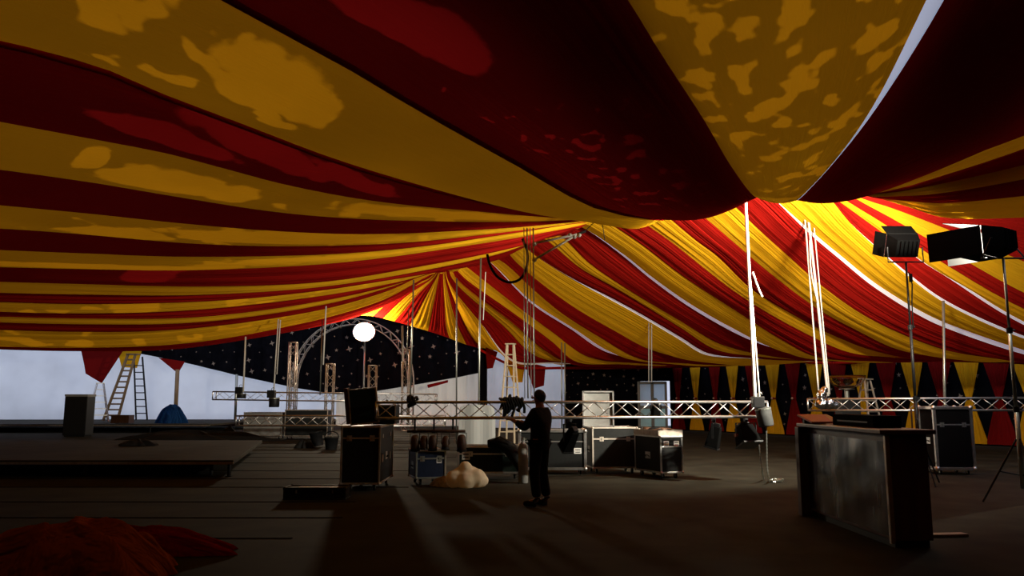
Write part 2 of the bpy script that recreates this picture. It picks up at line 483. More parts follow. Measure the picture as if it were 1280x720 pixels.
for a, b, col, sag, rip in near:
    c0, c1 = n_edges[a], n_edges[b]
    wide = a in ('b1', 'b0', 'c0', 'c2')
    rows = panel_grid(c0, c1, 33 if wide else 17, sag, rip, nr=3, seed=hash(a) % 7)
    mb = MB(); mb.grid(rows)
    key = a + b
    if col == 'W': mat = M['sheet']
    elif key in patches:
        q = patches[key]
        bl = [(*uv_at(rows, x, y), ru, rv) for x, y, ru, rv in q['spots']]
        mat = fabric(('sun-dappled yellow' if col == 'Y' else 'sun-dappled red') + ' lining cloth ' + key, YD if col == 'Y' else RD, YT if col == 'Y' else RT, blobs=bl, speck=q['speck'], dapple_gain=2.1 if col == 'Y' else 3.6)
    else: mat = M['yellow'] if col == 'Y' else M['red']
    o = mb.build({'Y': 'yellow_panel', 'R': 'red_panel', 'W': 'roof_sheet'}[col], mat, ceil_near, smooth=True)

# added opaque strips above the lining, blocking daylight to darken the red panels
def shade_layer(a, b, u0, u1, lift, i0=0, i1=70):
    rows = []
    for p, q in list(zip(n_edges[a], n_edges[b]))[i0:i1]:
        rows.append([p.lerp(q, u0 + (u1 - u0) * k / 4) + Vector((0, 0, lift)) for k in range(5)])
    mb = MB(); mb.grid(rows); mb.build('shade_strip', M['dark_lining'], ceil_near, smooth=True)
shade_layer('b0', 'c0', .66, 1.0, .16)
shade_layer('c2', 'c3', .02, .42, .2)
# hems: the thick folded seam along the big red panel
for key, up in (('b0', .0), ('b1', 0)):
    pts = [p + Vector((0, 0, -.03)) for p in n_edges[key][::2]]
    mb = MB(); mb.path(pts, .035, 6); mb.build('hem', M['red'], ceil_near, smooth=True)

# ---- far slope
DW = lambda px: 1 / (.0227 + (px - 840) * .0106 / 340)          # distance of the right-hand wall under each photo column
def fe(rpx, pix, de, shift=0.0, t0=0.0):
    """edge curve of the far slope: from the ridge down through photo points; distance runs from the ridge's to de"""
    r = ridge(rpx); q0 = project(r)
    pix = list(pix)
    if pix[-1][0] < 1300 and pix[-1][1] > 444:       # run out almost level along the eave
        xp, yp = pix[-2]; ye = 456 if xp < 880 else 451
        pix[-1] = (xp + 55, yp + .62 * (ye - yp)); pix.append((xp + 140, ye + 1))
        de = min(de, DW(xp + 140) - 1.3) if xp > 700 else de
    L = [0]; allp = [q0] + list(pix)
    for a, b in zip(allp, allp[1:]): L.append(L[-1] + math.dist(a, b))
    ds = r.y; pts = [r]
    for p, l in zip(pix, L[1:]):
        t = l / L[-1]
        d = 1 / ((1 - t) / ds + t / de)
        s = .72 * shift * min(1, max(0, (t - t0) / .12)) * max(0.25, 1 - abs(t - .65)) * min(1, (1 - t) / .12) if shift else 0
        pts.append(P(p[0] + .6 * s, p[1] - .8 * s, d))
    return catmull(pts, 60)

FE = [
 ('f0', 990, [(1062, 236), (1100, 241), (1180, 250), (1300, 258), (1500, 300), (1800, 400)], 24, 0, 0),
 ('f1', 985, [(1060, 240), (1120, 262), (1180, 285), (1300, 335), (1500, 410), (1800, 455)], 24, 0, 0),
 ('f2', 975, [(1059, 242), (1115, 273), (1173, 306), (1300, 375), (1500, 440), (1800, 465)], 23.5, 0, 0),
 ('f3', 962, [(1044, 242), (1110, 283), (1173, 325), (1300, 395), (1500, 450), (1700, 466)], 23.5, 0, 0),
 ('f4', 957, [(1036, 242), (1112, 297), (1151, 326), (1180, 344), (1300, 415), (1500, 455)], 23, 5, .35),
 ('f5', 950, [(1032, 243), (1062, 278), (1104, 317), (1134, 344), (1180, 378), (1300, 430), (1450, 460)], 24, 5, .3),
 ('f6', 915, [(968, 249), (1012, 292), (1051, 325), (1090, 357), (1145, 392), (1180, 409), (1300, 448), (1380, 458)], 25, 8.5, .12),
 ('f7', 860, [(916, 256), (944, 283), (984, 319), (1032, 361), (1090, 400), (1180, 437), (1260, 453)], 27, 0, 0),
 ('f8', 828, [(880, 271), (914, 300), (962, 341), (1022, 386), (1075, 415), (1120, 436), (1185, 452)], 29, 0, 0),
 ('f9', 800, [(835, 271), (869, 300), (896, 320), (940, 362), (985, 390), (1050, 423), (1110, 449)], 32, 0, 0),
 ('f10', 770, [(795, 271), (840, 303), (880, 335), (915, 362), (950, 385), (1000, 413), (1060, 440), (1080, 453)], 33, 0, 0),
 ('f11', 735, [(755, 274), (802, 306), (850, 343), (925, 392), (975, 424), (1019, 446), (1035, 455)], 35, 0, 0),
 ('f12', 700, [(733, 287), (780, 321), (815, 350), (869, 388), (940, 426), (985, 450)], 36.5, 6, .12),
 ('f13', 672, [(698, 292), (735, 328), (780, 359), (850, 401), (900, 430), (940, 454)], 38, 0, 0),
 ('f14', 660, [(684, 301), (724, 334), (775, 363), (850, 409), (895, 437), (920, 456)], 39, 0, 0),
 ('f15', 640, [(669, 319), (718, 350), (758, 372), (798, 394), (850, 425), (880, 443), (895, 457)], 39.5, 5, .2),
 ('f16', 625, [(640, 322), (658, 339), (713, 381), (769, 414), (813, 437), (850, 458)], 41, 0, 0),
 ('f17', 600, [(628, 326), (660, 356), (700, 390), (750, 422), (800, 449), (815, 459)], 42, 0, 0),
 ('f18', 590, [(604, 321), (664, 379), (713, 411), (758, 440), (785, 460)], 43, 5, .1),
 ('f19', 572, [(585, 335), (640, 378), (690, 415), (735, 446), (745, 460)], 44, 0, 0),
 ('f20', 565, [(578, 345), (640, 390), (690, 427), (720, 452), (725, 460)], 44.5, 0, 0),
 ('f21', 562, [(570, 347), (640, 403), (690, 443), (705, 460)], 45, 0, 0),
 ('f22', 560, [(565, 348), (630, 408), (670, 445), (684, 460)], 45.5, 0, 0),
 ('f23', 558, [(562, 350), (615, 405), (650, 443), (664, 459)], 46, 0, 0),
 ('f24', 557, [(560, 350), (602, 405), (640, 452), (646, 459)], 46.5, 4, .35),
 ('f25', 556, [(558, 347), (572, 385), (588, 418), (602, 436)], 47, 0, 0),
 ('f26', 555, [(556, 345), (565, 385), (574, 412), (583, 431)], 47, 0, 0),
 ('f27', 555, [(554, 345), (556, 385), (558, 410), (562, 423)], 47, 0, 0),
 ('f28', 554, [(552, 345), (550, 380), (549, 405), (548, 418)], 47, 0, 0),
 ('f29', 553, [(549, 345), (543, 375), (538, 398), (535, 414)], 47, 0, 0),
 ('f30', 552, [(546, 346), (532, 372), (521, 393), (512, 407)], 47, 0, 0),
 ('f31', 552, [(543, 347), (522, 368), (505, 388), (493, 402)], 47, 0, 0),
 ('f32', 551, [(541, 347), (514, 366), (495, 382), (479, 398)], 47, 0, 0),
 ('f33', 551, [(539, 347), (508, 363), (485, 379), (466, 395)], 47, 0, 0),
 ('f34', 550, [(537, 347), (500, 361), (470, 377), (445, 394)], 47, 0, 0),
]
fcol = {'f0f1': 'R', 'f1f2': 'Y', 'f2f3': 'R', 'f3f4': 'Y', 'f4f5': 'R', 'f5f6': 'Y', 'f6f7': 'R', 'f7f8': 'Y', 'f8f9': 'R', 'f9f10': 'Y', 'f10f11': 'R', 'f11f12': 'Y', 'f12f13': 'R', 'f13f14': 'Y',
        'f14f15': 'R', 'f15f16': 'Y', 'f16f17': 'R', 'f17f18': 'Y', 'f18f19': 'R', 'f19f20': 'Y', 'f20f21': 'R', 'f21f22': 'Y', 'f22f23': 'R', 'f23f24': 'R', 'f24f25': 'Y', 'f25f26': 'R',
        'f26f27': 'Y', 'f27f28': 'R', 'f28f29': 'R', 'f29f30': 'Y', 'f30f31': 'R', 'f31f32': 'Y', 'f32f33': 'R', 'f33f34': 'Y'}
ceil_far = bpy.data.objects.new('ceiling', None); COL.objects.link(ceil_far)
struct(ceil_far, 'red and yellow striped lining sloping from the ridge down to the far walls')
fmat = {'Y': fabric('yellow slope cloth', YD, YT, folds=.55, fold_scale=(26, 1.2, 1)), 'R': fabric('red slope cloth', RD, RT, folds=.55, fold_scale=(26, 1.2, 1))}
prev = None
for key, rpx, pix, de, w, t0 in FE:
    c_low = fe(rpx, pix, de)
    if prev:
        pk, pc = prev
        top = pc
        col = fcol[pk + key]
        bot = c_low
        if w:   # a gap in the lining along this edge shows the white roof sheet above
            c_hi = fe(rpx, pix, de, w, t0)
            mb = MB(); mb.grid([[a, b] for a, b in zip(c_hi, c_low)]); mb.build('roof_sheet', M['sheet'], ceil_far, smooth=True)
            bot = c_hi
        fine = key in ('f21', 'f22', 'f23', 'f24', 'f25', 'f26', 'f27', 'f28', 'f29', 'f30', 'f31', 'f32', 'f33', 'f34')
        mb = MB(); mb.grid(panel_grid(top, bot, 15, .06, .10 if fine else .035, nr=3, seed=len(key) + rpx))
        mb.build('yellow_panel' if col == 'Y' else 'red_panel', fmat[col], ceil_far, smooth=True)
    prev = (key, c_low)

# rolled hem where the slope meets the walls
eave = [P(x, y, d) for x, y, d in [(600, 437, 46.6), (628, 452, 46), (646, 459, 46), (705, 460, 44.6), (745, 460, 43.6), (785, 460, 42.6), (815, 459, 41.6), (850, 458, 40.6), (895, 457, 39.3), (940, 454, 37.8), (985, 451, 36.3), (1035, 454, 34.8), (1080, 452, 32.8), (1110, 449, 31.6), (1185, 450, 28.6), (1260, 452, 26.6), (1380, 458, 24.6), (1500, 460, 23.4)]]
mb = MB(); mb.path(catmull(eave, 60), .07, 8); mb.build('hem', M['red'], ceil_far, smooth=True)

# ------------------------------------------------------------------ walls
def star(mb, c, ex, ez, nrm, r, pts=4, mi=1):
    vs = []
    for i in range(pts * 2):
        a = PI * i / pts + .3
        q = r if i % 2 == 0 else r * .38
        vs.append(c + ex * math.cos(a) * q + ez * math.sin(a) * q - nrm * .012)
    mb.add(vs + [c - nrm * .02], [(i, (i + 1) % (pts * 2), pts * 2) for i in range(pts * 2)], mi)

def scatter(mb, inside, a, b, z0, z1, n, rmin, rmax, mi=1, mind=.45):
    ex = (b - a); L = ex.length; ex.normalize(); nrm = Vector((ex.y, -ex.x, 0)) * -1
    done = []; tries = 0
    while len(done) < n and tries < 6000:
        tries += 1
        s, z = random.uniform(0, L), random.uniform(z0, z1)
        if any((s - q[0]) ** 2 + (z - q[1]) ** 2 < mind ** 2 for q in done): continue
        if not inside(s / L, z): continue
        done.append((s, z))
        r = rmin + (rmax - rmin) * random.random() ** 2.2
        c = a + ex * s; c.z = z
        star(mb, c, ex, Vector((0, 0, 1)), nrm, r, 5 if random.random() < .3 else 4, mi)

# floor
mb = MB()
mb.grid([[Vector((x, y, 0)) for x in (-60, -20, 0, 20, 40)] for y in (-6, 10, 25, 40, 51)])
floor = struct(mb.build('floor', M['floor']), 'dark boarded floor of the big tent')
mb = MB()
for i in range(18):                         # joints between the laid floor sheets
    y = 7.5 + i * 1.9 + random.uniform(-.3, .3)
    mb.box((-9 + random.uniform(-1, 1), y, .004), (13, .05, .008))
seams = struct(mb.build('trim_1', M['dark_lining']), 'dark joints between floor sheets')

# left white wall
def wall_strip(a, b, z0, z1, name, mat, n=40, m=6, wob=.12, seed=1.0, label=None):
    rows = []
    ex = (b - a); nx = Vector((ex.y, -ex.x, 0)).normalized()
    for i in range(m):
        r = []
        for j in range(n):
            p = a.lerp(b, j / (n - 1)); p = p.copy(); p.z = z0 + (z1 - z0) * i / (m - 1)
            p += nx * wob * math.sin(j * 1.7 + seed) * math.sin(PI * i / (m - 1) + .3 * math.sin(j))
            r.append(p)
        rows.append(r)
    mb = MB(); mb.grid(rows)
    o = struct(mb.build(name, mat, smooth=True), label)
    return o
g = lambda px, d: Vector(((px - 640) / F * d * 1.01, d, 0))
wall_strip(g(-120, 49.5), g(425, 50.5), .3, 7.5, 'wall_left', M['white_wall'], label='pale blue-white tent wall lit by daylight from outside')
wall_strip(g(425, 50.5), g(604, 50.5), .0, 7.0, 'wall_back', M['cream_wall'], n=60, wob=.06, label='cream tent wall behind the arch')
wall_strip(g(600, 47.6), g(707, 46.6), .0, 4.9, 'wall_back', M['white_wall'], n=30, wob=.06, label='white tent wall beside the pale ladder')
mb = MB(); mb.box((0, 0, 0), (1, 1, 1))
def bar(a, b, z0, z1, th, name, mat, label=None):
    mb = MB(); ex = (b - a); nn = Vector((ex.y, -ex.x, 0)).normalized() * th
    mb.prism([Vector((a.x, a.y, z0)), Vector((b.x, b.y, z0)), Vector((b.x, b.y, z1)), Vector((a.x, a.y, z1))], nn)
    return struct(mb.build(name, mat), label)
bar(g(-120, 49.2), g(425, 50.2), 0, .42, .3, 'baseboard_left', M['dark_lining'], 'dark skirt along the foot of the white wall')

# star cloth above the left/back walls with its swagged lower edge
low = [(170, 441), (230, 453), (300, 470), (370, 485), (420, 493), (470, 489), (530, 479), (575, 471), (610, 464)]
def lowy(px):
    for a, b in zip(low, low[1:]):
        if a[0] <= px <= b[0]:
            t = (px - a[0]) / (b[0] - a[0]); return a[1] + t * (b[1] - a[1])
    return low[0][1] if px < low[0][0] else low[-1][1]
mb = MB(); rows = []; NJ = 90
for i in range(12):
    r = []
    for j in range(NJ):
        px = 170 + 440 * j / (NJ - 1)
        zl = P(px, lowy(px), 49).z
        zt = 9.0
        q = PX(px, 49 + .10 * math.sin(j * 1.1), zl + (zt - zl) * (i / 11) ** 1.4)
        r.append(q)
    rows.append(r)
mb.grid(rows)
a_, b_ = PX(170, 48.8, 0), PX(610, 48.8, 0); a_.z = b_.z = 0
scatter(mb, lambda s, z: z > P(170 + 440 * s, lowy(170 + 440 * s), 48.8).z + .25, a_, b_, 1.9, 7.4, 165, .05, .21, mind=.62)
struct(mb.build('wall_back', [M['black_cloth'], M['star']], smooth=False), 'black star-printed cloth with swagged lower edge behind the arch')

# right-hand star cloth
ra, rb = g(705, 46), g(840, 44)
door_top = P(816, 476, 43.6).z
for (pa, pb, za, zb2, nst) in ((705, 799, 0, 4.9, 46), (799, 834, door_top, 4.9, 6), (834, 840, 0, 4.9, 2)):
    k0, k1 = (pa - 705) / 135, (pb - 705) / 135
    a0, b0 = ra.lerp(rb, k0), ra.lerp(rb, k1)
    mb = MB(); mb.grid([[Vector((*(a0.lerp(b0, j / 29) + Vector((0, .05 * math.sin(j * 1.3), 0))).xy, za + (zb2 - za) * i / 4)) for j in range(30)] for i in range(5)])
    scatter(mb, lambda s, z: True, a0 - Vector((0, .12, 0)), b0 - Vector((0, .12, 0)), max(1.5, za + .1), 4.0, nst, .03, .12, mind=.3)
    struct(mb.build('wall_back', [M['black_cloth'], M['star']]), 'black cloth with small stars around the white doors')
pr = lambda px: Vector(((px - 640) / F * DW(px) * 1.005, DW(px), 0))
ra, rb = pr(835), pr(1500)
mb = MB(); rows = []
for i in range(5):
    rows.append([Vector((*ra.lerp(rb, j / 79).xy, 5.2 * i / 4)) for j in range(80)])
mb.grid(rows)
scatter(mb, lambda s, z: True, ra, rb, .4, 3.6, 150, .05, .15, mind=.4)
struct(mb.build('wall_right', [M['black_cloth'], M['star']]), 'black star-printed wall cloth behind the pinched drapes')
# enclosing side walls (out of the picture)
for nm, pts in (('wall_left', [(-46, 53), (-44, 40), (-13, 7), (-11.5, -3.4)]), ('wall_front', [(-11.5, -3.4), (14, -3.4)]), ('wall_right', [(14, -3.4), (17, 10), (20.6, 22.6), (23, 24)])):
    for (x0, y0), (x1, y1) in zip(pts, pts[1:]):
        mb = MB(); mb.grid([[Vector((x0, y0, z)), Vector((x1, y1, z))] for z in (0, 11)])
        struct(mb.build(nm, M['dark_lining']), 'dark side wall of the tent')
mb = MB(); mb.grid([[Vector((x, y, 11.0)) for x in (-46, 24)] for y in (47.5, 55)])
struct(mb.build('wall_back', M['dark_lining']), 'dark cloth above the star wall')

# ------------------------------------------------------------------ daylight and lamps
w = bpy.data.worlds.new('world'); SC.world = w; w.use_nodes = True
bg = w.node_tree.nodes['Background']
bg.inputs[0].default_value = (.74, .80, 1.0, 1); bg.inputs[1].default_value = .80
# ------------------------------------------------------------------ builders for the crew's gear
def part(mb, name, mat, root, **kw): return mb.build(name, mat, root, **kw)

def flight_case(name, label, loc, rz, size, mat='case_black', edge='alu_dull', group=None, caster=True, handles=True, latches=True, plates=(), lid_gap=.72, edge_r=.016):
    """road case: laminate body, metal edging, ball corners, castors, butterfly latches, recessed handles; origin on the floor under its middle"""
    w, d, h = size
    t = thing(name, label, 'flight case', loc, rz, group)
    b = .13 if caster else .0
    mb = MB(); mb.box((0, 0, b + h / 2), (w, d, h)); part(mb, 'body', M[mat], t, bevel=.006)
    mb = MB()
    e = edge_r
    for sx in (-1, 1):
        for sy in (-1, 1): mb.box((sx * w / 2, sy * d / 2, b + h / 2), (2 * e, 2 * e, h + e))
        for z in (b, b + h): mb.box((sx * w / 2, 0, z), (2 * e, d + e, 2 * e))
    for sy in (-1, 1):
        for z in (b, b + h): mb.box((0, sy * d / 2, z), (w + e, 2 * e, 2 * e))
        zz = b + h * lid_gap
        mb.box((0, sy * (d / 2 + .001), zz), (w, .012, .03))
    part(mb, 'edging', M[edge], t, bevel=.004)
    for sx in (-1, 1):
        for sy in (-1, 1):
            for z in (b, b + h):
                mb = MB(); mb.ball((sx * w / 2, sy * d / 2, z), e * 1.9, 8); part(mb, 'corner', M[edge], t, smooth=True)
    if handles:
        for sx in (-1, 1):
            mb = MB(); mb.box((sx * (w / 2 + .003), 0, b + h * .45), (.008, .2, .14)); hd = part(mb, 'handle_plate', M[edge], t)
            mb = MB(); mb.path([(sx * (w / 2 + .012), -.07, b + h * .45 - .03), (sx * (w / 2 + .03), -.06, b + h * .45), (sx * (w / 2 + .03), .06, b + h * .45), (sx * (w / 2 + .012), .07, b + h * .45 - .03)], .008); part(mb, 'handle', M['rubber'], hd, smooth=True)
    if latches:
        for sx in (-.3, .3):
            mb = MB(); mb.box((sx * w, -d / 2 - .004, b + h * lid_gap), (.09, .01, .10)); l = part(mb, 'latch', M[edge], t)
            mb = MB(); mb.box((sx * w, -d / 2 - .014, b + h * lid_gap), (.02, .012, .05)); part(mb, 'latch_wing', M['steel'], l)
    for (x, z, pw, ph) in plates:
        mb = MB(); mb.box((x, -d / 2 - .004, b + z), (pw, .006, ph)); l = part(mb, 'label_plate', M['paper'], t)
        mb = MB()
        for k in range(2): mb.box((x, -d / 2 - .008, b + z + ph * (.18 - .4 * k)), (pw * .7, .003, ph * .14))
        part(mb, 'label_print', M['black'], l)
    if caster:
        for sx in (-1, 1):
            for sy in (-1, 1):
                x, y = sx * (w / 2 - .1), sy * (d / 2 - .1)
                mb = MB(); mb.box((x, y, b - .008), (.1, .1, .012)); mb.box((x - .022, y, b - .05), (.006, .05, .08)); mb.box((x + .022, y, b - .05), (.006, .05, .08))
                c = part(mb, 'caster', M['steel'], t)
                mb = MB(); mb.tube((x - .018, y + .015, .052), (x + .018, y + .015, .052), .052, 14); part(mb, 'wheel', M['rubber'], c, smooth=False)
    return t

def truss(name, label, p0, p1, size=.29, seg=.33, r=.026, rb=.010, mat='alu', group=None, separate=True, cat='truss', diag_only=False):
    """square lattice truss of four chords with zigzag braces between two points (p0, p1 = middle of its ends)"""
    p0, p1 = Vector(p0), Vector(p1)
    t = thing(name, label, cat, p0, 0, group)
    a = (p1 - p0); L = a.length; a.normalize()
    up = Vector((0, 0, 1)) if abs(a.z) < .9 else Vector((0, 1, 0))
    s = a.cross(up).normalized(); up = s.cross(a).normalized()
    h = size / 2
    corner = [s * x * h + up * z * h for x, z in ((-1, -1), (1, -1), (1, 1), (-1, 1))]
    for c in corner:
        mb = MB(); mb.tube(c, a * L + c, r, 10); part(mb, 'chord', M[mat], t, smooth=True)
    n = max(2, round(L / seg)); lat = MB()
    for f in range(4):
        c0, c1 = corner[f], corner[(f + 1) % 4]
        for i in range(n):
            q0, q1 = a * (L * i / n), a * (L * (i + 1) / n)
            u, v = (q0 + c0, q1 + c1) if (i % 2 == 0 or diag_only) else (q0 + c1, q1 + c0)
            if separate:
                mb = MB(); mb.tube(u, v, rb, 6); part(mb, 'brace', M[mat], t, smooth=True)
            else: lat.tube(u, v, rb, 6)
    if not separate: part(lat, 'lattice', M[mat], t, smooth=True)
    for q in (0, L):                               # end frames
        mb = MB()
        for f in range(4): mb.tube(a * q + corner[f], a * q + corner[(f + 1) % 4], r * .8, 8)
        part(mb, 'end_frame', M[mat], t, smooth=True)
    return t

def rope(name, label, pts, r, mat='rope', group=None, cat='rope', n=6):
    mb = MB(); mb.path(catmull(pts, 24) if len(pts) > 2 else pts, r, n)
    o = mb.build(name, M[mat], smooth=True, origin=pts[-1])
    return tag(o, label, cat, group)

def step_ladder(name, label, base, h, w0, w1, spread, rz, mat, steps, rail=.03, group=None, both=True):
    t = thing(name, label, 'ladder', base, rz, group)
    for side in ((1, -1) if both else (1,)):
        for sx in (-1, 1):
            mb = MB(); mb.tube((sx * w0 / 2, side * spread / 2, 0), (sx * w1 / 2, side * .05, h), rail, 6); part(mb, 'rail', M[mat], t)
        for i in range(1, steps):
            k = i / steps
            y = side * (spread / 2 * (1 - k) + .05 * k); ww = w0 * (1 - k) + w1 * k
            mb = MB(); mb.box((0, y, h * k), (ww, .07, .035)); part(mb, 'rung', M[mat], t)
    mb = MB(); mb.box((0, 0, h), (w1 + .12, .26, .04)); part(mb, 'top_cap', M[mat], t)
    return t

def blob_heap(name, label, c, balls, mat, cat, voxel=.03, rough=.03):
    mb = MB()
    for q, r in balls: mb.ball(q, r, 16)
    o = mb.build(name, mat)
    md = o.modifiers.new('fuse', 'REMESH'); md.mode = 'VOXEL'; md.voxel_size = voxel; md.use_smooth_shade = True
    sm = o.modifiers.new('soft', 'SMOOTH'); sm.iterations = 3
    tx = bpy.data.textures.new(name, 'CLOUDS'); tx.noise_scale = .09
    dp = o.modifiers.new('crumple', 'DISPLACE'); dp.texture = tx; dp.strength = rough; dp.mid_level = .5
    me = bpy.data.meshes.new_from_object(o.evaluated_get(bpy.context.evaluated_depsgraph_get())); me.name = name
    for v in me.vertices: v.co.z = max(v.co.z, .003)
    o2 = bpy.data.objects.new(name, me); COL.objects.link(o2); bpy.data.objects.remove(o); o2.name = name; o2.location = c
    return tag(o2, label, cat)

def cloth_heap(name, label, c, rx, ry, h, mat, seed, cat, kind=None, amp=.3, n=46, group=None):
    """crumpled heap of soft sheet"""
    rnd = random.Random(seed)
    waves = [(rnd.uniform(1.5, 7), rnd.uniform(1.5, 7), rnd.uniform(0, 6), rnd.uniform(.3, 1)) for _ in range(9)]
    mb = MB(); rows = []
    for i in range(n):
        r = []
        for j in range(n):
            u, v = 2 * i / (n - 1) - 1, 2 * j / (n - 1) - 1
            ang = math.atan2(v, u); q = max(abs(u), abs(v))
            rad = q * (1 + .16 * math.sin(3 * ang + seed) + .1 * math.sin(7 * ang + 2 * seed) + .06 * math.sin(11 * ang))
            f = sum(a * (1 - abs(math.sin(u * p + v * s + o))) for p, s, o, a in waves) / 5
            z = h * max(0, 1 - q ** 2.2) * (1 - amp + amp * 2 * f) + .02
            r.append(Vector((math.cos(ang) * rad * rx, math.sin(ang) * rad * ry, max(z if q < 1 else .004, .004))))
        rows.append(r)
    mb.grid(rows)
    o = mb.build(name, mat, smooth=True, origin=(0, 0, 0)); o.location = c
    return tag(o, label, cat, group, kind)

def blade_light(name, label, top, size, rz, tilt, group=None, mat='matte', lens=True, knobs=False):
    """spotlight hanging from a clamp: clamp, yoke, tapered head, barn-door lip, lens"""
    t = thing(name, label, 'stage light', top, rz, group)
    w, d, h = size
    mb = MB(); mb.tube((0, 0, .06), (0, 0, -.06), .03, 10); mb.box((0, 0, .0), (.07, .07, .08)); part(mb, 'clamp', M['black'], t)
    y0 = -.07
    mb = MB(); mb.box((0, 0, y0), (w + .06, .04, .014))
    for s in (-1, 1): mb.box((s * (w / 2 + .025), 0, y0 - h * .35), (.012, .04, h * .7))
    part(mb, 'yoke', M['black'], t)
    R = Matrix.Rotation(tilt, 3, 'X'); c = Vector((0, 0, y0 - h * .62))
    mb = MB(); mb.box(c, (w, d, h), R, taper=.72); hd = part(mb, 'head', M[mat], t, bevel=.015)
    mb = MB(); mb.box(c + R @ Vector((0, 0, -h / 2 - .01)), (w * 1.06, d * 1.06, .03), R); part(mb, 'front_frame', M['black'], hd)
    mb = MB(); mb.box(c + R @ Vector((0, 0, h / 2 + .03)), (w * .5, d * .5, .06), R); part(mb, 'rear_cap', M['black'], hd, bevel=.01)
    for s in ((-1, 1) if knobs else ()):
        mb = MB(); mb.tube(c + Vector((s * w / 2, 0, 0)), c + Vector((s * (w / 2 + .05), 0, 0)), .035, 10); part(mb, 'tilt_knob', M['knob'], t, smooth=False)
    return t
M['knob'] = principled('orange lamp knobs', (.55, .16, .05), .5)

# ------------------------------------------------------------------ trusses
truss('lighting_truss', 'long silver box truss hung at head height across the middle, behind the standing person', P(470, 513, 14.75), P(955, 511.5, 16.1), .29, .34)
truss('lighting_truss', 'silver truss hung behind the steel bar counter', P(1010, 506, 21), P(1290, 505, 19.2), .29, .34)
truss('lighting_truss', 'raised upper truss hung low before the white wall, over the other rear truss', P(268, 494.5, 37), P(545, 498, 36), .36, .5, r=.03)
truss('lighting_truss', 'lower rear truss resting near the floor before the white wall', P(297, 526, 30), P(556, 526, 30), .36, .42, r=.028, rb=.013, diag_only=True)

def tower(px, ytop, d, label, w=.36):
    b = PX(px, d, 0.01); tpt = P(px, ytop, d)
    truss('truss_tower', label, (b.x, d, .02), (b.x, d, tpt.z), w, .42, r=.03, rb=.013, mat='alu_dull', group='upright truss towers by the arch', separate=False, cat='truss tower')
tower(362.5, 428, 43, 'tallest upright truss tower, at the outer foot of the arch')
tower(410.5, 455, 40, 'short upright truss tower under the arch, behind the raised upper truss')
tower(464, 457, 40, 'short upright truss tower under the arch, right of the glaring lamp pole')
tower(506, 437, 42, 'upright truss tower at the right-hand foot of the arch')
# arch
AD = 48.3
ac = PX(439, AD, 0); R0 = 76 * AD / 1000; zc = P(439, 478, AD).z
t = thing('arch_truss', 'round-headed lattice truss arch framing the glaring lamp', 'truss arch', (ac.x, AD, 0))
def arch_pts(r, y, n=40):
    pts = [Vector((-r, y, 0.02))] + [Vector((-r * math.cos(PI * i / n), y, zc + r * 1.04 * math.sin(PI * i / n))) for i in range(n + 1)] + [Vector((r, y, .02))]
    return pts
for r_ in (R0, R0 - .34):
    for y_ in (-.17, .17):
        mb = MB(); mb.path(arch_pts(r_, y_), .03, 8); part(mb, 'chord', M['alu_dull'], t, smooth=True)
mb = MB()
o1, i1 = arch_pts(R0, -.17), arch_pts(R0 - .34, -.17); o2, i2 = arch_pts(R0, .17), arch_pts(R0 - .34, .17)
def densify(c):
    return catmull(c, 48)
for a_, b_ in ((densify(o1), densify(i1)), (densify(o2), densify(i2)), (densify(o1), densify(o2)), (densify(i1), densify(i2))):
    for i in range(0, 47):
        p_, q_ = (a_[i], b_[i + 1]) if i % 2 == 0 else (b_[i], a_[i + 1])
        mb.tube(p_, q_, .014, 5)
part(mb, 'lattice', M['alu_dull'], t, smooth=True)

# ------------------------------------------------------------------ work lamps
def lamp_disc(c, nrm, r, strength, color, name, root, n=24):
    nrm = Vector(nrm).normalized(); R = nrm.to_track_quat('Z', 'Y').to_matrix()
    mb = MB(); vs = [c + R @ Vector((r * math.cos(2 * PI * i / n), r * math.sin(2 * PI * i / n), 0)) for i in range(n)]
    mb.add(vs, [tuple(range(n))])
    return mb.build(name, emission(name + ' light', color, strength), root)
# the glaring lamp under the arch
ld = 47.1
lp = P(455, 415, ld); lb = PX(452, ld, 0)
t = thing('work_lamp', 'glaring white work lamp on a pole under the truss arch', 'work lamp', (lp.x, ld, 0))
o_ = Vector((0, 0, lp.z))
aim = Vector((.15, -1, .45)).normalized(); RL = aim.to_track_quat('Z', 'Y').to_matrix()
mb = MB(); mb.lathe([(.18, -.5), (.34, -.42), (.56, -.12), (.62, 0), (.66, .0), (.66, .03), (.61, .03), (.59, -.02)], o_, 28, RL); part(mb, 'reflector', M['alu'], t, smooth=True)
LAMP_A = 330.0
lamp_disc(o_ + aim * .02, aim, .58, LAMP_A, (1, .84, .60), 'lamp_glass', t, 28)
mb = MB(); mb.tube((0, .35, 0.02), (0, .35, lp.z - .1), .055, 10); mb.tube((0, .35, lp.z - .1), (0, .1, lp.z - .3), .04, 8); part(mb, 'pole', M['steel'], t, smooth=True)
for k in range(3):
    a_ = 2 * PI * k / 3 + .4
    mb = MB(); mb.tube((0, .35, 1.1), (.8 * math.cos(a_), .35 + .8 * math.sin(a_), .02), .025, 8); part(mb, 'leg', M['steel'], t)

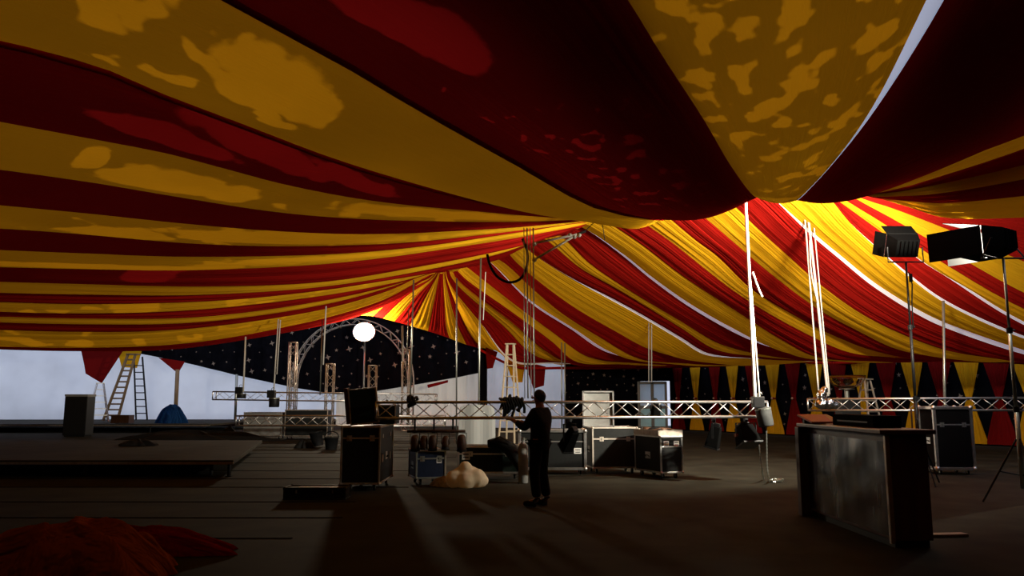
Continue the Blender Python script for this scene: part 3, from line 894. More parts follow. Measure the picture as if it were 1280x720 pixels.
# flood lamp on the tall stand at the right
def flood(name, label, head, foot, aim, strength, w=.62, h=.48, color=(1, .92, .74), tripod=True, flaps=()):
    t = thing(name, label, 'work lamp', (head.x, head.y, 0))
    aim = Vector(aim).normalized(); R = aim.to_track_quat('Y', 'Z').to_matrix()
    c = Vector((0, 0, head.z))
    mb = MB()
    fr = [(-w / 2, .16, -h / 2), (w / 2, .16, -h / 2), (w / 2, .16, h / 2), (-w / 2, .16, h / 2)]
    bk = [(-w * .36, -.12, -h * .34), (w * .36, -.12, -h * .34), (w * .36, -.12, h * .34), (-w * .36, -.12, h * .34)]
    vs = [c + R @ Vector(q) for q in bk + fr]
    mb.add(vs, [(3, 2, 1, 0), (0, 1, 5, 4), (1, 2, 6, 5), (2, 3, 7, 6), (3, 0, 4, 7), (4, 5, 6, 7)])
    hd = part(mb, 'lamp_head', M['matte'], t)
    mb = MB()
    for i in range(-2, 3): mb.box(c + R @ Vector((i * w * .13, -.14, 0)), (.012, .05, h * .6), R)
    part(mb, 'cooling_fins', M['matte'], hd)
    vs = [c + R @ Vector((x * .92, .168, z * .92)) for x, y, z in fr]
    mb = MB(); mb.add(vs, [(0, 1, 2, 3)]); part(mb, 'lamp_glass', emission(label[:12] + ' glass', color, strength), t)
    for axis, sg, ln, ang in flaps:           # barn doors added to cut the beam where it should stay dark
        a_ = math.radians(ang) * sg
        if axis == 'x':
            q = Matrix.Rotation(-a_, 3, 'Z'); cc = Vector((sg * w / 2, .17, 0)) + q @ Vector((0, ln / 2, 0)); sz = (.008, ln, h)
        else:
            q = Matrix.Rotation(a_, 3, 'X'); cc = Vector((0, .17, sg * h / 2)) + q @ Vector((0, ln / 2, 0)); sz = (w, ln, .008)
        mb = MB(); mb.box(c + R @ cc, sz, R @ q); part(mb, 'beam_flap', M['matte'], t)
    mb = MB(); mb.path([c + R @ Vector((-w / 2 - .04, 0, 0)), Vector((-w / 2 - .04, 0, head.z - h * .62)), Vector((w / 2 + .04, 0, head.z - h * .62)), c + R @ Vector((w / 2 + .04, 0, 0))], .016, 6); part(mb, 'yoke', M['black'], t)
    top = head.z - h * .62
    for z0, z1, r_ in ((.25, top * .38, .034), (top * .36, top * .7, .027), (top * .68, top, .02)):
        mb = MB(); mb.tube((0, 0, z0), (0, 0, z1), r_, 10); part(mb, 'stand_tube', M['black'], t, smooth=True)
    for z0 in (top * .38, top * .7):
        mb = MB(); mb.tube((0, 0, z0 - .05), (0, 0, z0 + .04), .045, 10); mb.tube((.03, 0, z0), (.09, 0, z0), .014, 6); part(mb, 'clamp_collar', M['black'], t)
    if tripod:
        for k in range(3):
            a_ = 2 * PI * k / 3 + .5
            mb = MB(); mb.path([(.03 * math.cos(a_), .03 * math.sin(a_), 1.0), (.55 * math.cos(a_), .55 * math.sin(a_), .02)], .016, 8); part(mb, 'leg', M['black'], t)
            mb = MB(); mb.tube((0, 0, .45), (.29 * math.cos(a_), .29 * math.sin(a_), .5), .011, 6); part(mb, 'leg_brace', M['black'], t)
    return t
FL_D = 15.6
hp = P(1131, 309, FL_D)
f1 = flood('flood_lamp', 'black flood lamp on a tall tripod stand beside the bar counter, its back to us', hp, None, P(1030, 268, 19.3) - hp, 950, flaps=(('x', 1, .3, 20), ('x', -1, .3, 20), ('z', 1, .3, 20)))
mb = MB(); mb.path([(.03, -.02, hp.z - .5), (.08, -.03, hp.z - .75), (.05, -.03, hp.z - 1.1), (.04, -.03, hp.z - 1.6)], .012, 6); mb.box((.06, -.03, hp.z - .62), (.05, .05, .16)); part(mb, 'lamp_cable', M['rubber'], f1, smooth=True)
hp2 = P(1252, 300, 12.6)
f2 = flood('flood_lamp', 'flood lamp at the picture edge, turned sideways, on a pale stand', hp2, None, (-.59, .81, -.02), 4300, flaps=(('x', -1, .85, 0), ('x', 1, .85, 2), ('z', 1, .6, 14), ('z', -1, .34, 0)))
for c_ in f2.children:
    if c_.name.startswith('stand_tube'): c_.data.materials[0] = M['steel']
# ------------------------------------------------------------------ stages
def platform(name, label, x0, x1, y0, y1, z, legs, skew=0.0):
    t = thing(name, label, 'stage platform', ((x0 + x1) / 2, (y0 + y1) / 2, 0))
    o = t.location.copy()
    mb = MB(); mb.prism([Vector((x0, y0, z - .09)) - o, Vector((x1, y0, z - .09)) - o, Vector((x1 + skew, y1, z - .09)) - o, Vector((x0, y1, z - .09)) - o], (0, 0, .09)); part(mb, 'deck', M['deck'], t, bevel=.01)
    mb = MB(); mb.box(((x0 + x1) / 2 - o.x, y0 - .012 - o.y, z - .06), (x1 - x0, .02, .05)); part(mb, 'edge_rail', M['alu_dull'], t)
    for (x, y) in legs:
        mb = MB(); mb.tube(Vector((x, y, 0)) - o, Vector((x, y, z - .08)) - o, .04, 10); mb.box(Vector((x, y, .008)) - o, (.12, .12, .012)); part(mb, 'leg', M['black'], t)
    return t
M['deck'] = principled('worn dark stage deck', (.034, .030, .023), .85, noise=.3, scale=1.5, bump=.1, spec=.1)
sc_ = PX(292, 17.1, .35)
platform('stage_platform', 'low dark stage platform on short legs at the left, reaching out of the picture', -16, sc_.x, 17.1, 25.5, .35,
         [(sc_.x - .15, 17.3), (sc_.x - .55, 17.35), (sc_.x - 1.4, 17.3), (sc_.x - 3.2, 17.3), (sc_.x - 5.2, 17.3), (sc_.x - 2.6, 25), (sc_.x - 6, 25)], -2.0)
platform('stage_platform', 'wide dark rear stage before the white wall, carrying the tall wooden ladder', -34, PX(262, 40, 0).x, 40, 48.6, .42, [(-30 + 4 * k, 40.4) for k in range(5)])

# ------------------------------------------------------------------ flight cases in the middle
big = flight_case('flight_case', 'big tall black road case on castors with dark lid panel propped on top', (-2.70, 15.3, 0), 0, (.68, 1.55, .99), edge='alu_dull', lid_gap=.8)
# the right flank carries the visible panel: latches and frame there
mb = MB()
for y in (-.45, .45):
    mb.box((.345, y, .55), (.012, .10, .13)); mb.box((.345, y, .95), (.012, .07, .07))
part(mb, 'latch', M['alu_dull'], big)
# propped lid
t = thing('lid_panel', 'dark framed case lid standing upright on the big tall black road case', 'case lid', (-2.76, 15.05, 1.16), 0)
Rp = Matrix.Rotation(-.10, 3, 'Y') @ Matrix.Rotation(.05, 3, 'X')
mb = MB(); mb.box((0, 0, .33), (.50, .06, .62), Rp); part(mb, 'panel', M['case_green'], t)
mb = MB()
for s in (-1, 1):
    mb.box(Vector((0, -.01, .33)) + Rp @ Vector((s * .255, 0, 0)), (.022, .08, .66), Rp)
    mb.box(Vector((0, -.01, .33)) + Rp @ Vector((0, 0, s * .32)), (.53, .08, .022), Rp)
part(mb, 'frame', M['alu_dull'], t)
mb = MB(); mb.box(Vector((-.305, .06, .33)), (.07, .20, .66), Rp); part(mb, 'side_board', M['wood_dark'], t)
# amp rack on the big case
t = thing('amplifier_rack', 'small dark rack with bright folded top on the big road case, behind the upright lid', 'equipment rack', (-2.48, 15.72, 1.135))
mb = MB(); mb.box((0, 0, .19), (.52, .5, .36)); part(mb, 'body', M['case_black'], t, bevel=.01)
mb = MB()
for s in (-1, 1): mb.box((s * .25, -.25, .19), (.02, .02, .36))
mb.box((0, -.25, .365), (.52, .02, .02)); part(mb, 'edging', M['alu_dull'], t)
mb = MB(); mb.grid([[Vector((-.25 + .5 * i / 9, -.24 + .48 * j / 5, .385 + .025 * math.sin(i * 1.3 + j) + .07 * max(0, 1 - abs(i - 6) / 3))) for i in range(10)] for j in range(6)]); part(mb, 'top_cover', M['pale'] if 'pale' in M else M['paper'], t, smooth=True)
tag(cloth_heap('cloth_bundle', 'crumpled white cable and cloth on the small dark rack', (-2.72, 15.55, 1.14), .10, .12, .46, M['paper'], 5, 'cloth'), None)

c1 = flight_case('flight_case', 'dark blue road case with silver edges between the big case and the plastic heap', (PX(533, 15.9, 0).x, 15.95, 0), .32, (.56, .7, .50), 'case_blue', 'steel', plates=((.16, .33, .10, .12),))
c2 = flight_case('flight_case', 'long dark green road case with bright edges behind the plastic heap', (PX(612, 17.0, 0).x, 17.0, 0), -.03, (1.25, .6, .52), 'case_green', 'alu', plates=((-.47, .34, .16, .16),), edge_r=.02)
c3 = flight_case('flight_case', 'wide dark road case with thick white edges just right of the standing person', (PX(690, 18.0, 0).x, 18.0, 0), -.02, (1.42, .7, .80), 'case_black', 'alu', plates=((.55, .38, .16, .12),), edge_r=.028)
c4 = flight_case('flight_case', 'tall black road case with open lid, under the truss right of the person', (PX(765, 18.2, 0).x, 18.3, 0), .12, (1.0, .75, .86), 'case_black', 'alu_dull')
t = thing('case_lid', 'open case lid with pale lining and bright rim, standing on the tall black road case', 'case lid', (PX(748, 18.6, 1.0).x, 18.62, 1.0), 0)
mb = MB(); mb.box((0, 0, .40), (.66, .05, .76)); part(mb, 'lining', M['grey_panel'] if 'grey_panel' in M else M['steel'], t)
mb = MB()
for s in (-1, 1):
    mb.box((s * .34, -.03, .40), (.03, .12, .80)); mb.box((0, -.03, .40 + s * .39), (.70, .12, .03))
part(mb, 'rim', M['alu'], t)
c5 = flight_case('flight_case', 'black road case with two white labels and cables piled on top', (PX(824, 17.2, 0).x, 17.25, 0), .36, (.50, 1.05, .72), 'case_black', 'alu', plates=((-.12, .58, .12, .11), (.12, .58, .12, .11)), latches=False)
c5c = Vector((PX(824, 17.2, 0).x, 17.25, 0))
t = thing('cable_tray', 'grey shallow tray on the black road case with two white labels', 'tray', (c5c.x, c5c.y, .870), .36)
mb = MB(); mb.box((0, 0, .012), (.56, 1.0, .02))
for s in (-1, 1): mb.box((s * .28, 0, .06), (.02, 1.02, .11)); mb.box((0, s * .5, .06), (.56, .02, .11))
part(mb, 'body', M['alu_dull'], t)
M['brown_cable'] = principled('brown and black cable', (.10, .045, .022), .55, noise=.4, scale=6)
M['grey_panel'] = principled('grey lid lining', (.22, .22, .21), .8, noise=.15, scale=5)
bpy.data.objects[[o.name for o in bpy.data.objects if o.name.startswith('lining')][0]].data.materials[0] = M['grey_panel']
for k in range(5):
    rnd = random.Random(k)
    cx, cy = .03 * (k % 2), -.38 + .19 * k
    R = Matrix.Rotation(.36, 3, 'Z')
    p0 = c5c + R @ Vector((cx, cy, 0))
    pts = []
    for i in range(40):
        a_ = i * .62; rr = .10 + .02 * math.sin(i * 1.3)
        pts.append(Vector((p0.x + rr * math.cos(a_), p0.y + rr * .9 * math.sin(a_), 0.925 + .012 * (i // 10) + .05 * (.5 + .5 * math.sin(a_ + k)))))
    mb = MB(); mb.path(pts, .016, 6)
    tag(mb.build('cable_coil', M['brown_cable'] if k % 2 == 0 else M['rubber'], smooth=True, origin=p0 + Vector((0, 0, .87))), ['brown cable coil at the near end of the grey tray', 'black cable coil second from the near end of the grey tray', 'brown cable coil in the middle of the grey tray', 'black cable coil fourth from the near end of the grey tray', 'brown cable coil at the far end of the grey tray'][k], 'cable coil', 'cable coils in the grey tray')
flight_case('flight_case', 'dark upright road case with white edge, behind the flood lamp stand at the right', (PX(1186, 18, 0).x, 18.0, 0), -.05, (.78, .7, 1.30), 'case_matte', 'alu', edge_r=.03)

# long flat case on the floor at the left
fl = flight_case('flat_case', 'long flat black case lying on the floor left of the big road case', (PX(395, 13.4, 0).x, 13.5, 0), 0, (.98, .42, .18), 'case_black', 'black', caster=False, handles=False)
mb = MB(); mb.box((.02, -.02, .184), (.62, .12, .012)); part(mb, 'top_strip', M['paper'], fl)
# small gear on the floor
def bucket(px, py, r, h, label, tilt, handle):
    b = G(px, py); t = thing('bucket', label, 'bucket', b)
    R = Matrix.Rotation(tilt, 3, 'Y')
    mb = MB(); mb.lathe([(r * .78, 0), (r * .8, .01), (r, h), (r * 1.04, h), (r * 1.04, h - .03), (r * .96, h - .03), (r * .7, .03)], (0, 0, abs(math.sin(tilt)) * r * .8), 20, R); part(mb, 'body', M['black'], t, smooth=True)
    pts = [Vector((r * math.cos(a_), 0, h + r * .8 * math.sin(a_))) for a_ in [PI * i / 10 for i in range(11)]]
    pts = [R @ q + Vector((0, 0, abs(math.sin(tilt)) * r * .8)) for q in pts]
    if handle:
        mb = MB(); mb.path(pts, .018, 6); part(mb, 'handle', M['rubber'], t, smooth=True)
bucket(398, 559, .22, .48, 'black bucket leaning back, in the middle of the three black things on the grey floor', -.25, False)
bucket(414, 562, .23, .40, 'black bucket with raised handle, nearest the big road case on the grey floor', 0, True)
cloth_heap('cable_pile', 'small black heap of cable on the grey floor, left of the two buckets', G(381, 560), .32, .25, .26, M['rubber'], 3, 'cable')

# plastic heap
M['plastic'] = fabric('cloudy plastic sheet', (.62, .54, .40), (.30, .25, .17), folds=.9, fold_scale=(7, 7, 1))
blob_heap('plastic_heap', 'crumpled heap of cloudy plastic sheet on the floor before the long road case', G(582, 611) + Vector((0, .22, 0)),
          [((-.22, 0, .15), .17), ((.0, -.05, .13), .19), ((.0, .04, .31), .14), ((-.02, .03, .36), .12), ((.20, 0, .16), .18), ((.28, .02, .13), .13), ((.1, .1, .2), .17), ((-.1, .08, .16), .16), ((-.17, .05, .25), .10)], M['plastic'], 'plastic sheet')
cloth_heap('plastic_scrap', 'low scrap of cloudy plastic beside the crumpled plastic heap', G(555, 609) + Vector((0, .2, 0)), .24, .22, .16, M['plastic'], 12, 'plastic sheet')

# red and orange cloth in the near corner
M['red_heap'] = fabric('red tent cloth', (.20, .008, .006), (0, 0, 0), folds=.6, fold_scale=(6, 6, 1))
M['orange_heap'] = fabric('orange tent cloth', (.30, .07, .014), (0, 0, 0), folds=.6, fold_scale=(6, 6, 1))
cloth_heap('cloth_heap', 'heap of orange tent cloth in the near corner, before the red cloth', G(95, 718), .95, .55, .50, M['orange_heap'], 4, 'tent cloth', amp=.3)
cloth_heap('cloth_heap', 'crumpled red tent cloth on the floor behind the orange heap', G(165, 688), 1.05, .50, .24, M['red_heap'], 9, 'tent cloth', amp=.45)

# plank scrap, yellow strap
mb = MB(); mb.box((0, 0, .02), (.62, .13, .035), Matrix.Rotation(.12, 3, 'Z')); tag(mb.build('plank', M['wood'], origin=(0, 0, 0), bevel=.004), 'short pale plank on the floor at the foot of the bar counter', 'plank').location = G(1176, 671)
M['yellow_paint'] = principled('yellow strap', (.6, .36, .03), .7)
mb = MB(); mb.path([Vector((-.4, 0, .03)), Vector((-.1, .05, .04)), Vector((.15, -.03, .03)), Vector((.42, .02, .03))], .05, 6); tag(mb.build('strap', M['yellow_paint'], smooth=True), 'yellow strap on the floor before the lower rear truss', 'strap').location = G(309, 544)

# ------------------------------------------------------------------ bar counter
t = thing('bar_counter', 'bar counter with shiny steel front and dark wooden end at the right', 'bar counter', (4.36, 10.2, 0))
M['bar_steel'] = principled('brushed bar steel', (.34, .34, .33), .24, 1.0, rnoise=.08, scale=2.2, bump=.10, stretch=(1, 2.2, .6))
M['bar_wood'] = principled('dark red-brown bar wood', (.085, .028, .010), .4, noise=.3, scale=6, stretch=(1, 1, .2), spec=.4)
x0, x1, y0, y1, hh = -.20, .24, -1.18, 1.28, 1.22
mb = MB(); mb.box(((x0 + x1) / 2, (y0 + y1) / 2, hh / 2 + .04), (x1 - x0, y1 - y0, hh - .08)); part(mb, 'carcass', M['bar_wood'], t, bevel=.008)
rows = []
for i in range(25):
    r = []
    for j in range(60):
        y = y0 + .06 + (y1 - y0 - .12) * j / 59; z = .12 + (hh - .2) * i / 24
        r.append(Vector((x0 - .012 - .004 * math.sin(j * .45 + .4 * math.sin(i * .3)) - .003 * math.sin(i * .5 + j * .2), y, z)))
    rows.append(r)
mb = MB(); mb.grid(rows); part(mb, 'steel_front', M['bar_steel'], t, smooth=True)
mb = MB(); mb.box(((x0 + x1) / 2 - .02, (y0 + y1) / 2, hh + .03), (x1 - x0 + .18, y1 - y0 + .16, .05)); part(mb, 'counter_top', M['bar_wood'], t, bevel=.01)
mb = MB(); mb.box((x0 - .012, y0 - .005, hh / 2 + .02), (.05, .05, hh - .06)); part(mb, 'corner_trim', M['alu_dull'], t, bevel=.006)
mb = MB(); mb.box((x0 - .05, y1 + .03, hh / 2), (.16, .14, hh)); part(mb, 'end_post', M['wood_dark'], t, bevel=.01)
mb = MB(); mb.box(((x0 + x1) / 2, (y0 + y1) / 2, .04), (x1 - x0 - .06, y1 - y0 - .06, .08)); part(mb, 'plinth', M['black'], t)
t = thing('menu_board', 'orange-red board with a yellow corner lying on the far end of the bar counter', 'board', (4.22, 11.12, 1.33), 0)
M['orange_board'] = principled('orange-red board', (.42, .075, .02), .6)
M['mustard'] = principled('mustard corner', (.42, .22, .03), .6)
Rb = Matrix.Rotation(.16, 3, 'X')
mb = MB(); mb.box((0, 0, .015), (.42, .56, .025), Rb); part(mb, 'board', M['orange_board'], t, bevel=.004)
mb = MB(); mb.box((0, .2, -.02), (.3, .06, .07)); part(mb, 'prop', M['black'], t)
mb = MB(); mb.add([Rb @ Vector(q) for q in ((.06, -.27, .03), (.2, -.27, .03), (.2, .27, .03), (.16, .27, .03))], [(0, 1, 2, 3)]); part(mb, 'corner_patch', M['mustard'], t)
t = thing('low_case', 'flat black case lying along the top of the bar counter', 'case', (4.42, 10.15, 1.276))
mb = MB(); mb.box((0, 0, .07), (.34, 1.2, .14)); part(mb, 'body', M['matte'], t, bevel=.01)
mb = MB(); mb.box((-.165, 0, .06), (.012, .9, .02)); part(mb, 'edging', M['black'], t)
# red rods leaning behind the bar
for k, (xa, xb, lb) in enumerate(((1141, 1148, 'dark red rod leaning by the lamp stand behind the bar'), (1147, 1139, 'second dark red rod, crossing the first behind the bar'))):
    a_, b_ = G(xa, 590) + Vector((0, .12 * k, 0)), P(xb, 512, 16.6 + .12 * k)
    mb = MB(); mb.tube(a_ + Vector((0, 0, .02)), b_, .018, 8); tag(mb.build('rod', M['wood_dark'], origin=a_, smooth=True), lb, 'rod', 'red rods behind the bar')

# ------------------------------------------------------------------ pinched drapes on the right-hand wall
cent = [(847, 'R'), (869, 'Y'), (893, 'R'), (915, 'Y'), (939, 'R'), (965, 'Y'), (990, 'R'), (1017, 'Y'), (1046, 'R'), (1074, 'Y'), (1106, 'R'), (1138, 'Y'), (1172, 'R'), (1206, 'Y'), (1243, 'R'), (1280, 'Y')]
ordn = ['first', 'second', 'third', 'fourth', 'fifth', 'sixth', 'seventh', 'eighth']
cnt = {'R': 0, 'Y': 0}
M['knot'] = principled('pale knot', (.55, .30, .18), .7)
wdir = (pr(1500) - pr(835)).normalized(); wn = Vector((-wdir.y, wdir.x, 0)); 
if wn.y > 0: wn = -wn
for px, c_ in cent:
    b = pr(px) + wn * .10; d_ = b.y
    ztop, zw, = P(px, 447, d_).z, P(px, 498, d_).z
    colname = 'red' if c_ == 'R' else 'yellow'
    lab = f"{ordn[cnt[c_]]} {colname} pinched drape right of the white doors, on the star wall"; cnt[c_] += 1
    t = thing('hourglass_drape', lab, 'drape', (b.x, b.y, 0), 0, 'pinched drapes on the star wall')
    rows = []
    for i in range(25):
        z = .05 + (ztop - .05) * i / 24
        k = (z - zw) / (ztop - zw) if z > zw else (zw - z) / (zw - .05)
        hw = .09 + (.42 if z > zw else .50) * max(0, k) ** .9
        hw = min(hw, .56)
        rows.append([wdir * (hw * (2 * j / 20 - 1)) + wn * (.035 * math.sin(j * 1.9) * (1.3 - .6 * abs(k)) + .03) + Vector((0, 0, z)) for j in range(21)])
    mb = MB(); mb.grid(rows); part(mb, 'cloth', M['drape_red' if c_ == 'R' else 'drape_yellow'], t, smooth=True)
    mb = MB(); mb.lathe([(.07, -.05), (.115, -.03), (.115, .03), (.07, .05)], (wn * .04 + Vector((0, 0, zw))), 12); part(mb, 'tie', M['drape_red'], t, smooth=True)
    mb = MB(); mb.ball(wn * .15 + Vector((0, 0, zw)), .055, 8); part(mb, 'knot', M['knot'], t, smooth=True)

# white double doors
dd = 43.6
dl, dr, dz = PX(799.5, dd, 0).x, PX(833.5, dd, 0).x, P(816, 477, dd).z
M['door_white'] = principled('white door frame', (.35, .36, .35), .6)
M['door_glass'] = fabric('pale frosted door glass', (.5, .58, .64), (.45, .60, .72), folds=0)
M['door_low'] = fabric('green tinted lower door pane', (.42, .56, .52), (.30, .52, .46), folds=0)
door = bpy.data.objects.new('door_1', None); COL.objects.link(door); door.location = ((dl + dr) / 2, dd, 0); struct(door, 'white double doors with pale glass panes')
wd = dr - dl
mb = MB()
for x in (-wd / 2, 0, wd / 2): mb.box((x, 0, dz / 2), (.13 if x else .16, .09, dz))
for z in (.12, dz * .47, dz - .07): mb.box((0, 0, z), (wd, .09, .16))
mb.build('door_frame', M['door_white'], door, bevel=.01)
for s in (-1, 1):
    mb = MB(); mb.grid([[Vector((s * wd / 4 + q * (wd / 4 - .05), .01, z)) for q in (-1, 1)] for z in (dz * .5, dz * .96)]); mb.build('upper_pane', M['door_glass'], door)
    mb = MB(); mb.grid([[Vector((s * wd / 4 + q * (wd / 4 - .05), .01, z)) for q in (-1, 1)] for z in (dz * .06, dz * .45)]); mb.build('lower_pane', M['door_low'], door)
    mb = MB(); mb.tube((s * .08, -.06, dz * .40), (s * .08, -.06, dz * .47), .02, 8); mb.build('door_handle', M['steel'], door)

# ------------------------------------------------------------------ hanging gear
def motor(px, y0, y1, d, r, label, tilt=0.0, mat='black'):
    a_, b_ = P(px, y0, d), P(px, y1, d)
    t = thing('chain_hoist', label, 'chain hoist', (a_.x, d, b_.z))
    h = a_.z - b_.z; R = Matrix.Rotation(tilt, 3, 'Y')
    mb = MB(); mb.lathe([(r * .9, 0), (r, .03), (r * 1.03, h * .9), (r * .95, h)], (0, 0, 0), 18, R); part(mb, 'chain_bag', M[mat], t, smooth=True)
    mb = MB(); mb.lathe([(r * 1.06, h * .88), (r * 1.06, h * .95)], (0, 0, 0), 18, R); part(mb, 'bag_hoop', M['steel'], t)
    top = R @ Vector((0, 0, h))
    mb = MB(); mb.box(top + Vector((-r * .6, .0, r * .7)), (r * 1.5, r * 1.2, r * 1.5)); part(mb, 'motor_body', M['black'], t, bevel=.02)
    mb = MB(); mb.path([top + Vector((-r * .6, 0, r * 1.3)), top + Vector((-r * .6, 0, r * 1.8)), top + Vector((-r * .2, 0, r * 2.0)), top + Vector((0, 0, r * 1.7))], .014, 6); part(mb, 'hook', M['steel'], t, smooth=True)
    return t
M['canvas_grey'] = principled('grey canvas bag', (.05, .052, .05), .8, noise=.3, scale=8)
motor(957, 509, 533, 15.6, .145, 'grey chain bag and hoist at the free end of the long truss', -.16, 'canvas_grey')
motor(343, 497, 509, 35, .22, 'black chain hoist hanging at the middle of the raised upper truss')
motor(302, 492, 498, 36, .20, 'small black chain hoist near the left end of the raised upper truss')

def chain(pts, label, name='chain'):
    mb = MB(); pts = catmull(pts, 50)
    for i, (a_, b_) in enumerate(zip(pts, pts[1:])):
        mb.tube(a_.lerp(b_, -.1), b_.lerp(a_, -.1), .011 if i % 2 else .016, 5)
    return tag(mb.build(name, M['steel'], origin=pts[-1]), label, 'chain')
chain([P(958, 534, 15.6), P(958.5, 560, 15.6), P(959, 582, 15.6), P(961, 598, 15.6), G(962, 602) + Vector((0, 0, .02))], 'long bright chain hanging from the grey chain bag to the floor')
chain([P(949, 556, 15.7), P(951, 575, 15.7), P(953, 590, 15.7), G(955, 600) + Vector((0, 0, .02))], 'thin short chain beside the long bright chain')
rnd = random.Random(4); g0 = G(969, 603)
chain([g0 + Vector((rnd.uniform(-.13, .17), rnd.uniform(-.1, .1), .015 + .004 * k)) for k in range(14)], 'bright heap of chain on the floor under the grey chain bag', 'chain_pile')

# lights hanging below the long truss
def tz(px): 
    t_ = (px - 470) / 485; return 14.75 + t_ * 1.35
def tb(px):
    d = tz(px); return PX(px, d, P(470, 513, 14.75).z + (P(955, 511.5, 16.1).z - P(470, 513, 14.75).z) * (px - 470) / 485 - .20)
blade_light('stage_light', 'slim black spotlight hanging from the long truss, left of the boxy flood with orange knobs', tb(892), (.24, .26, .42), 1.1, .25)
blade_light('stage_light', 'boxy black stage flood with orange knobs hanging near the free truss end', tb(932), (.40, .34, .38), .3, -.45, knobs=True)
blade_light('stage_light', 'black spotlight hanging before the wide white-edged road case', tb(712), (.22, .24, .46), .5, .75)
blade_light('stage_light', 'black spotlight hung on the long truss before the white doors', tb(820) + Vector((0, 0, .36)), (.16, .16, .18), .2, .2)
# lamp bar with five cans
xa, xb = PX(508, 14.4, 1.0), PX(582, 14.6, 1.0)
zb = P(545, 539, 14.5).z
t = thing('lamp_bar', 'brown lamp bar hanging under the long truss left of the person', 'lamp bar', ((xa.x + xb.x) / 2, 14.5, zb))
L_ = xb.x - xa.x
mb = MB(); mb.tube((-L_ / 2, 0, 0), (L_ / 2, 0, 0), .026, 10); part(mb, 'bar', M['wood_dark'], t, smooth=True)
for k in range(3):
    mb = MB(); mb.box((-L_ * .38 + L_ * .33 * k, .1, .09), (.03, .03, .24)); mb.box((-L_ * .38 + L_ * .33 * k, .05, .0), (.05, .12, .06)); part(mb, 'hanger', M['black'], t)
for k, (px, sz) in enumerate(((519, 1.0), (530, .9), (541, .95), (557, .85), (577, 1.05))):
    x = PX(px, 14.5, zb).x
    t = thing('par_can', 'brown lamp can on the lamp bar, ' + ['first from the big road case', 'second from the big road case', 'third from the big road case', 'fourth from the big road case', 'largest, at the end nearest the person'][k], 'stage light', (x, 14.5, zb - .03), 0, 'lamp cans on the lamp bar')
    R = Matrix.Rotation([.2, -.1, .15, -.25, .1][k], 3, 'X'); hh_ = .27 * sz
    mb = MB()
    for s in (-1, 1): mb.box((s * .085 * sz, 0, -.10), (.008, .03, .20))
    mb.box((0, 0, -.003), (.17 * sz, .03, .01)); part(mb, 'yoke', M['black'], t)
    mb = MB(); mb.lathe([(.04, hh_ / 2), (.07 * sz, hh_ / 2 - .04), (.078 * sz, -.02), (.08 * sz, -hh_ / 2), (.07 * sz, -hh_ / 2), (.06 * sz, -hh_ / 2 + .05)], (0, 0, -.17), 16, R); part(mb, 'can', M['brown_can'] if 'brown_can' in M else M['brown_cable'], t, smooth=True)
    mb = MB(); mb.lathe([(.088 * sz, -hh_ / 2 - .01), (.088 * sz, -hh_ / 2 + .02)], (0, 0, -.17), 16, R); part(mb, 'rim', M['black'], t)

# cables lying over the long truss near the person
def bundle(px, d, w_, h_, label, seed, n=7, z=None):
    rnd = random.Random(seed); c = z
    mb = MB()
    for k in range(n):
        x = (k - n / 2) * w_ / n; dz = rnd.uniform(.5, 1) * h_
        pts = [Vector((x + rnd.uniform(-.05, .05), -.17, -dz)), Vector((x + .05, -.2, -dz * .5)), Vector((x, -.19, 0)), Vector((x + rnd.uniform(-.04, .04), 0, rnd.uniform(.03, .10))), Vector((x + .02, .19, 0)), Vector((x - .03, .19, -dz * .6))]
        mb.path(catmull(pts, 20), .026, 6)
    o = mb.build('cable_bundle', M['rubber'], smooth=True); o.location = c
    return tag(o, label, 'cable')
def tt(px, dz=0):
    q = tb(px); q.z += .20 + .145 + .03 + dz; return q
bundle(640, 0, .42, .30, 'thick bundle of black cable slung over the long truss beside the person', 2, 9, tt(641))
bundle(518, 0, .14, .14, 'small black clamp cable slung over the long truss above the lamp bar', 3, 3, tt(516))
# sagging black cable and bag behind
t = thing('duffel_bag', 'long black soft bag slumped over the end of the long green road case', 'bag', (PX(636, 16.5, 0).x, 16.52, .0))
pts = [Vector((-.42, .05, .72)), Vector((-.18, 0, .73)), Vector((.02, -.06, .62)), Vector((.16, -.10, .42)), Vector((.28, -.14, .20))]
mb = MB(); cp = catmull(pts, 16); mb.path(cp, [.05 + .09 * math.sin(PI * min(1, max(.05, (i + .5) / 16))) ** .6 for i in range(16)], 12); part(mb, 'body', M['rubber'], t, smooth=True)
mb = MB(); mb.path([pts[0] + Vector((.05, -.1, .06)), pts[1] + Vector((0, -.15, .14)), pts[2] + Vector((.05, -.14, .12))], .014, 6); part(mb, 'strap', M['black'], t, smooth=True)
t = thing('gas_cylinder', 'grey-brown cylinder standing on the floor just left of the person', 'cylinder', G(654, 604), 0)
mb = MB(); mb.lathe([(.085, 0), (.095, .02), (.095, .66), (.075, .74), (.03, .78), (.03, .83)], (0, 0, 0), 18); part(mb, 'body', M['cyl'] if 'cyl' in M else M['grey_panel'], t, smooth=True)
mb = MB(); mb.tube((0, 0, .83), (0, 0, .87), .04, 10); mb.tube((0, 0, .845), (.07, 0, .845), .012, 6); part(mb, 'valve', M['steel'], t)
